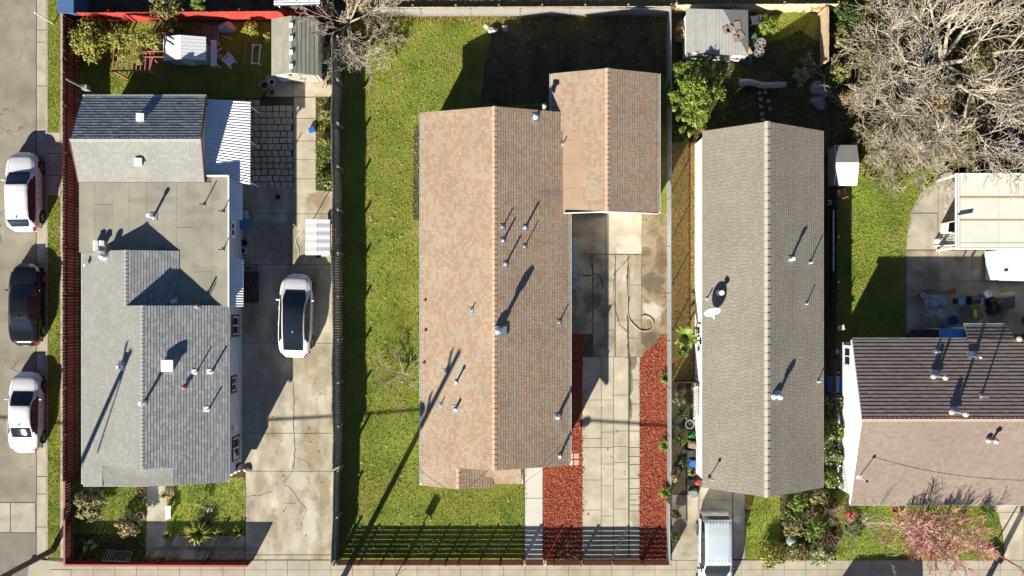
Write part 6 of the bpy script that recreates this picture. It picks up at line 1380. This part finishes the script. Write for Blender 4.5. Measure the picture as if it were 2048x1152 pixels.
# ---- alley clutter by the white wall
gt_ = thing('alley_gate', 'dark board gate crossing the alley by the white wall', 'gate', W(1372, 762))
for k in range(9): MB().box(W(1350 + k * 5.6, 762) + Vector((0, 0, .6)), (.14, .03, 1.2)).build('board', dark_wood, gt_)
lt = thing('lattice_panel', 'white slatted panel leaning against the white wall', 'panel', W(1393, 808))
for k in range(16): MB().beam(W(1387, 776 + k * 4.2, .35), W(1396, 772 + k * 4.2, 1.5), .05, .02).build('slat', white_paint, lt)
for y in (778, 838): MB().beam(W(1387, y, .3), W(1396, y - 4, 1.55), .06, .03).build('stile', white_paint, lt)
pot('metal_tub', 'round grey tub below the white slatted panel', 1377, 847, .25, .35, galv, cat='tub'); lump('green_bag', 'bright green bag in the alley by the white wall', 'bag', 1384, 870, .24, .4, green_pl, 20)
for px, py, m, lb in ((1383, 888, plain('brown_carton', (.28, .2, .13), .8), 'brown carton below the green bag'), (1380, 905, dark_metal, 'dark metal box in the alley'), (1384, 925, blue_pl, 'navy crate in the alley'), (1383, 962, black_m, 'black crate at the alley end'), (1385, 985, grey_pl, 'grey crate nearest the silver vehicle')):
    q = W(px, py); tag(MB().box(q + Vector((0, 0, .22)), (.45, .4, .42), R(-.4, .4)).box(q + Vector((0, 0, .45)), (.3, .34, .05), R(-.4, .4)).build('alley_box', m), lb, 'box')
spiky('potted_plant', 'pale dried plant in the alley by the white wall', 'plant', 1384, 944, 12, 26, g_pale, .5, .04); tag(MB().lathe(W(1392, 962) + Vector((0, 0, .02)), [(.12, 0), (.16, .5), (.05, .62)], 10).build('red_canister', red_pl), 'red canister at the white wall corner', 'canister')
tag(MB().lathe(W(1474, 1040) + Vector((0, 0, .02)), [(.24, 0), (.24, .02), (.22, .025)], 18).build('manhole', concrete_pale), 'round pale manhole beside the silver vehicle', 'manhole')
tag(MB().lathe(W(1494, 1012) + Vector((0, 0, .03)), [(.13, 0), (.17, .28), (.15, .28)], 12).build('clay_pot', terracotta), 'clay pot at the small lawn corner', 'pot')
gb = thing('garden_globe', 'glass globe with dark ring in the crowded garden bed', 'ornament', W(1580, 1078)); MB().ball(W(1580, 1078) + Vector((0, 0, .35)), .33, 16, 10).build('globe', plain('globe_glass', (.20, .27, .27), .1, 0, .8, fine=0), gb, smooth=True); MB().lathe(W(1580, 1078), [(.2, 0), (.16, .1)], 12).build('base', dark_metal, gb)
# ---- right lot
dh = thing('white_playshed', 'small white roofed box shed beside the rear lawn', 'shed', W(1692, 335)); a0, a1, y_a, y_r, y_b = W(1668, 0, 1.2).x, W(1714, 0, 1.2).x, W(0, 290, 1.2).y, W(0, 325, 1.5).y, W(0, 371, 1.2).y
MB().slab3([(a0, y_a, 1.2), (a1, y_a, 1.2), (a1, y_r, 1.55), (a0, y_r, 1.55)], .04).build('roof_panel', sheet_m, dh); MB().slab3([(a0, y_b, 1.2), (a1, y_b, 1.2), (a1, y_r - .01, 1.55), (a0, y_r - .01, 1.55)], .04).build('roof_panel', white_pl, dh)  # grey on the north panel paints its shade, south panel stays white
b = MB(); body_ew(b, y_b + .06, y_a - .06, y_r, a0 + .06, a1 - .06, 1.14, 1.48); b.build('wall', tan_wall, dh)
chair('brown wooden chair below the white box shed', 1675, 388, .3, plain('brown_chair', (.22, .13, .09), .7)); table('side_stand', 'small pale stand below the brown chair', 'stand', [(1659, 400), (1673, 400), (1673, 409), (1659, 409)], .5, white_pl)
gtp = thing('green_tarp', 'long green tarp strip hung along the dark yard fence', 'tarp', W(1668, 480)); b = MB(); vs = []
for k in range(25): f = k / 24; y = 422 + 118 * f; vs += [W(1667 + 2 * math.sin(k * .9), y, 1.45), W(1672 + 2.5 * math.sin(k * 1.3), y, .7)]
b.add(vs, [(2 * k, 2 * k + 1, 2 * k + 3, 2 * k + 2) for k in range(24)]); b.build('cloth', plain('green_cloth', (.12, .25, .18), .8), gtp); MB().cyl(W(1667, 420, 1.47), W(1667, 542, 1.47), .025).build('pole', white_pl, gtp)
cvp = thing('patio_canopy', 'cream panelled flat patio canopy at the right edge', 'canopy', W(1980, 425)); cream = mat('cream_panel', [(.58, .58, .51), (.64, .64, .56)], scale=1.5, fine=.06, rough=.6)
for y0_, y1_ in ((349, 393), (396.5, 439), (442, 485), (486, 497)):
    for x0, x1 in ((1919, 1997.3), (1998, 2080)): MB().slab3([W(x0, y0_, 2.45), W(x1, y0_, 2.45), W(x1, y1_, 2.45), W(x0, y1_, 2.45)], .03).build('panel', cream, cvp)
for y in (348, 394.7, 440.5, 498): MB().beam(W(1911, y, 2.43), W(2080, y, 2.43), .08, .07).build('batten', white_paint if y in (348, 498) else tan_wood, cvp)
for x in (1912, 1917): MB().beam(W(x, 347, 2.46), W(x, 498, 2.46), .07, .10).build('rail', white_paint, cvp)
MB().beam(W(1916, 429, 2.52), W(1945, 424, 2.52), .09, .04).build('loose_batten', dark_metal, cvp)
for x, y in ((1914, 350), (1914, 496), (2075, 350), (2075, 496)): q = W(x, y, 2.4); MB().beam((q.x, q.y, 0), q, .1, .1).build('post', white_paint, cvp)
stn = sheet('stone_strip', [(1888, 365), (1912, 362), (1912, 440), (1888, 440)], .028, mat('crazy_stone', [(.34, .29, .23), (.46, .41, .34)], scale=4, fine=.2)); 
for k in range(26): blot(stn, R(1890, 1910), R(368, 438), R(3, 5), R(2.5, 4.5), .034 + k * .0007, mat('stone_%d' % (k % 3), [[(.33, .28, .22)], [(.42, .37, .30)], [(.50, .45, .38)]][k % 3], fine=.15), 'stone', 8, .2)
cb = thing('open_cabinet', 'open dark cabinet beside the patio canopy post', 'cabinet', W(1898, 470))
for a, b in (((1890, 446), (1912, 442)), ((1890, 446), (1888, 466)), ((1888, 466), (1912, 466))): MB().beam(W(*a, .5), W(*b, .5), .05, .9).build('side', white_paint, cb)
MB().slab3([W(1890, 447, .1), W(1911, 444, .1), W(1911, 465, .1), W(1889, 465, .1)], .06).build('base', black_m, cb)
rp = thing('loading_ramp', 'tan plank ramp with white edge at the canopy corner', 'ramp', W(1892, 485))
for k in range(4): MB().beam(W(1877 + k * 2, 492 - k * 6, .06), W(1912, 486 - k * 6, .5), .16, .03).build('plank', grey_wood, rp)
MB().beam(W(1869, 492, .1), W(1914, 490, .6), .05, .12).build('edge', white_paint, rp); lump('white_sack', 'round white sack at the ramp end', 'sack', 1874, 482, .2, .3, white_pl, 23)
tr = thing('white_trailer', 'plain white box trailer at the right edge of patio', 'trailer', W(2040, 530)); MB().prism([tuple(W(x, y, 1.9)[:2]) for x, y in ((2000, 500), (2090, 500), (2090, 561), (2000, 559))], .3, 1.9).build('box', white_wall, tr); MB().prism([tuple(W(x, y, 1.95)[:2]) for x, y in ((1998, 498), (2092, 498), (2092, 563), (1998, 561))], 1.91, 1.97).build('roof', white_paint, tr)
for y in (510, 550):
    q = W(2006, y); MB().cyl(q + Vector((-.08, 0, .3)), q + Vector((.12, 0, .3)), .3, .3, 14).build('wheel', rubber, tr)
MB().box(W(2012, 541, 1.99), (.2, .1, .05)).build('vent', dark_metal, tr)
rb_ = thing('red_hand_truck', 'red wheeled hand truck leaning by the white trailer', 'hand truck', W(1994, 515))
for dx in (0, 5): MB().cyl(W(1992 + dx, 500, .9), W(1991 + dx, 536, .1), .025).build('rail', red_pl, rb_)
for y in (505, 518, 532): MB().cyl(W(1991, y, .6), W(1999, y, .6), .02).build('crossbar', red_pl, rb_)
MB().box(W(1994, 537) + Vector((0, 0, .05)), (.35, .2, .03)).build('toe_plate', red_pl, rb_)
tag(MB().cyl(W(1970, 499, .3), W(1971, 520, .05), .07, .06, 10).lathe(W(1970, 499) + Vector((0, 0, .02)), [(.12, 0), (.12, .03)], 10).build('green_roller', plain('dark_green_roller', (.03, .14, .09), .5)), 'dark green roller lying on patio near red hand truck', 'roller')
pot('bucket', 'red bucket at the shaded patio corner', 1843, 591, .24, .32, red_pl, white_pl, 'bucket'); pot('bucket', 'orange bucket above the square patio table', 1902, 582, .15, .28, plain('orange_plastic', (.6, .16, .05), .5), plain('orange_lid', (.6, .2, .08), .5), 'bucket'); pot('bucket', 'white lidded bucket beside the blue grill', 1969, 588, .2, .36, white_pl, white_pl, 'bucket'); pot('tub', 'round blue tub below the patio table', 1901, 641, .3, .35, blue_pl, plain('navy_water', (.02, .04, .09), .2), 'tub')
table('patio_table', 'square weathered grey table on the dark patio', 'table', [(1851, 588), (1894, 590), (1891, 636), (1848, 632)], .7, mat('worn_grey_top', [(.16, .17, .18), (.30, .31, .32), (.38, .39, .40)], scale=3, fine=.25, contrast=(.35, .65)))
gl = thing('patio_grill', 'dark grill with two blue side shelves on the patio', 'grill', W(1940, 602)); q = W(1936, 601); MB().box(q + Vector((0, 0, .55)), (.5, .5, .5)).build('firebox', black_m, gl); MB().cyl(q + Vector((-.25, 0, .82)), q + Vector((.25, 0, .82)), .22, .22, 12).build('lid', dark_metal, gl)
for x0, x1 in ((1917, 1929), (1944, 1967)): MB().slab3([W(x0, 596, .85), W(x1, 596, .85), W(x1, 609, .85), W(x0, 609, .85)], .04).build('shelf', plain('blue_shelf', (.16, .34, .62), .4), gl)
for x in (1920, 1964): q2 = W(x, 602, .8); MB().beam((q2.x, q2.y, 0), q2, .05, .3).build('leg', dark_metal, gl)
kb = thing('kayak_paddle', 'neon yellow green paddle lying below the grill', 'paddle', W(1948, 625)); MB().ball(W(1950, 628, .12), (.12, .26, .04), 10, 6).build('blade', plain('neon_green', (.45, .62, .03), .5), kb); MB().cyl(W(1948, 622, .12), W(1938, 607, .3), .025).build('shaft', plain('olive_shaft', (.3, .35, .1), .6), kb)
blk = sheet('patio_mat', [(1918, 615), (1960, 612), (1968, 634), (1945, 652), (1918, 650)], .030, plain('grey_mat', (.16, .15, .13), .9))
lump('black_tarp', 'black covered heap beside the grill', 'tarp', 1985, 612, .55, .6, black_m, 26, 16); tag(MB().beam(W(1996, 590, .5), W(2028, 585, .55), .12, .04).build('long_timber', tan_wood), 'long timber lying across black heap', 'timber'); table('folding_table', 'dark folding table below the white trailer', 'table', [(2004, 596), (2030, 592), (2030, 616), (2004, 622)], .6, dark_metal)
for px, py, lb in ((2052, 640, 'dark bin at the right edge of patio'),): pot('patio_bin', lb, px, py, .35, .7, dark_metal, black_m, 'bin')
tag(MB().box(W(1850, 667) + Vector((0, 0, .25)), (1.9, .4, .05)).box(W(1850, 667) + Vector((0, .0, .12)), (1.7, .3, .2)).build('low_bench', dark_wood), 'low dark bench along the chocolate house back wall', 'bench')
lump('blue_cover', 'blue covered object at the right edge under the bare tree', 'tarp', 2036, 298, .6, 1.0, blue_pl, 28, 16); tag(MB().cyl(W(2002, 310, .4), W(2024, 302, .5), .28, .3, 14).build('white_barrel', plain('pale_barrel', (.5, .54, .6), .5)), 'pale barrel beside the blue covered object', 'barrel')
tag(MB().ball(W(1668, 702) + Vector((0, 0, .25)), (.2, .2, .22), 12, 8).cyl(W(1668, 702), W(1668, 702) + Vector((0, 0, .2)), .06).build('garden_lamp', white_pl), 'white globe lamp by the chocolate house corner', 'lamp'); tag(MB().box(W(1663, 767) + Vector((0, 0, .3)), (.55, .9, .6)).box(W(1663, 767) + Vector((0, 0, .62)), (.6, .95, .05)).build('blue_bin', blue_pl), 'dark blue bin in the gap beside the hedge', 'bin'); tag(MB().box(W(1671, 655) + Vector((0, 0, .9)), (.4, .28, .04), .2).cyl(W(1671, 655), W(1671, 655) + Vector((0, 0, .9)), .03).build('bird_table', plain('cream_board', (.6, .55, .42), .7)), 'small cream bird table by the dark fence', 'bird table')
# basketball hoop at the drive
hp = thing('basketball_hoop', 'portable basketball hoop on a rust coloured base by the drive', 'basketball hoop', W(1986, 1108)); q = W(1986, 1108)
MB().prism([(q.x - .45, q.y + .35), (q.x - .1, q.y + .5), (q.x + .55, q.y - .2), (q.x + .3, q.y - .5)], .02, .3).build('base', plain('dusty_base', (.20, .15, .11), .8), hp); MB().cyl(q + Vector((-.1, .2, .25)), q + Vector((.1, -.05, 2.7)), .05).build('pole', plain('rust_pole', (.26, .10, .06), .7), hp)
bd = MB().box(q + Vector((.32, -.25, 2.75)), (1.1, .05, .75), -.7).build('backboard', plain('dark_board', (.12, .12, .13), .5), hp)
vs = []; c = q + Vector((.55, -.5, 2.5))
b = MB()
for k in range(12): a, e = 2 * math.pi * k / 12, 2 * math.pi * (k + 1) / 12; b.cyl(c + Vector((.22 * math.cos(a), .22 * math.sin(a), 0)), c + Vector((.22 * math.cos(e), .22 * math.sin(e), 0)), .012, .012, 5, False)
b.build('rim', red_pl, hp)
pb = thing('planter_frame', 'square brick red planter frame under the white gutter', 'planter', W(1790, 1018))
for a, b in (((1783, 1012), (1798, 1012)), ((1798, 1012), (1798, 1027)), ((1798, 1027), (1783, 1024)), ((1783, 1024), (1783, 1012))): MB().beam(W(*a, .08), W(*b, .08), .06, .14).build('board', red_rail, pb)
# far yard strip along the top
nr = thing('neighbour_cover', 'white corrugated roof edge of the neighbour yard at top', 'patio cover', W(595, -10)); corrugated(nr, [(548, -30), (640, -30), (640, 10), (548, 12)], 2.2, 2.2)
MB().beam(W(552, 9, 2.1), W(636, 8, 2.1), .06, .08).build('beam', white_paint, nr)
for x in (555, 633): q = W(x, 8, 2.1); MB().cyl(q, (q.x, q.y, 0), .04).build('post', white_paint, nr)
bl = thing('neighbour_shed', 'navy blue shed corner at the top left', 'shed', W(128, -10)); MB().prism([tuple(W(x, y, 2)[:2]) for x, y in ((112, -60), (145, -60), (145, 24), (118, 24))], 0, 1.9).build('wall', plain('navy_wall', (.05, .10, .2), .7), bl); MB().prism([tuple(W(x, y, 2)[:2]) for x, y in ((110, -62), (147, -62), (147, 26), (116, 26))], 1.91, 2.0).build('roof', plain('navy_roof', (.06, .13, .26), .6), bl)

def hose(name, label, cat, pts, r, m, z):
    P = []
    for i in range(len(pts) - 1):
        p0, p1, p2, p3 = pts[max(i - 1, 0)], pts[i], pts[i + 1], pts[min(i + 2, len(pts) - 1)]
        for k in range(6):
            t = k / 6; P.append(tuple(.5 * (2 * p1[a] + (p2[a] - p0[a]) * t + (2 * p0[a] - 5 * p1[a] + 4 * p2[a] - p3[a]) * t * t + (3 * p1[a] - p0[a] - 3 * p2[a] + p3[a]) * t ** 3) for a in (0, 1)))
    P.append(pts[-1]); b = MB()
    for a, c in zip(P, P[1:]): b.cyl(W(a[0], a[1], z), W(c[0], c[1], z), r, r, 6)
    return tag(b.build(name, m, smooth=False), label, cat)
hose('garden_hose', 'tan garden hose looped on the stained driveway', 'hose', [(1270, 512), (1260, 530), (1257, 570), (1255, 610), (1258, 636), (1268, 650), (1283, 662), (1299, 661), (1307, 650), (1302, 638), (1288, 632), (1281, 636)], .022, plain('tan_hose', (.46, .39, .27), .7), .065)
hose('power_cord', 'pale cord snaking from the swing to the white car', 'cord', [(611, 448), (604, 460), (594, 472), (592, 486), (597, 500), (596, 520)], .016, white_pl, .045)
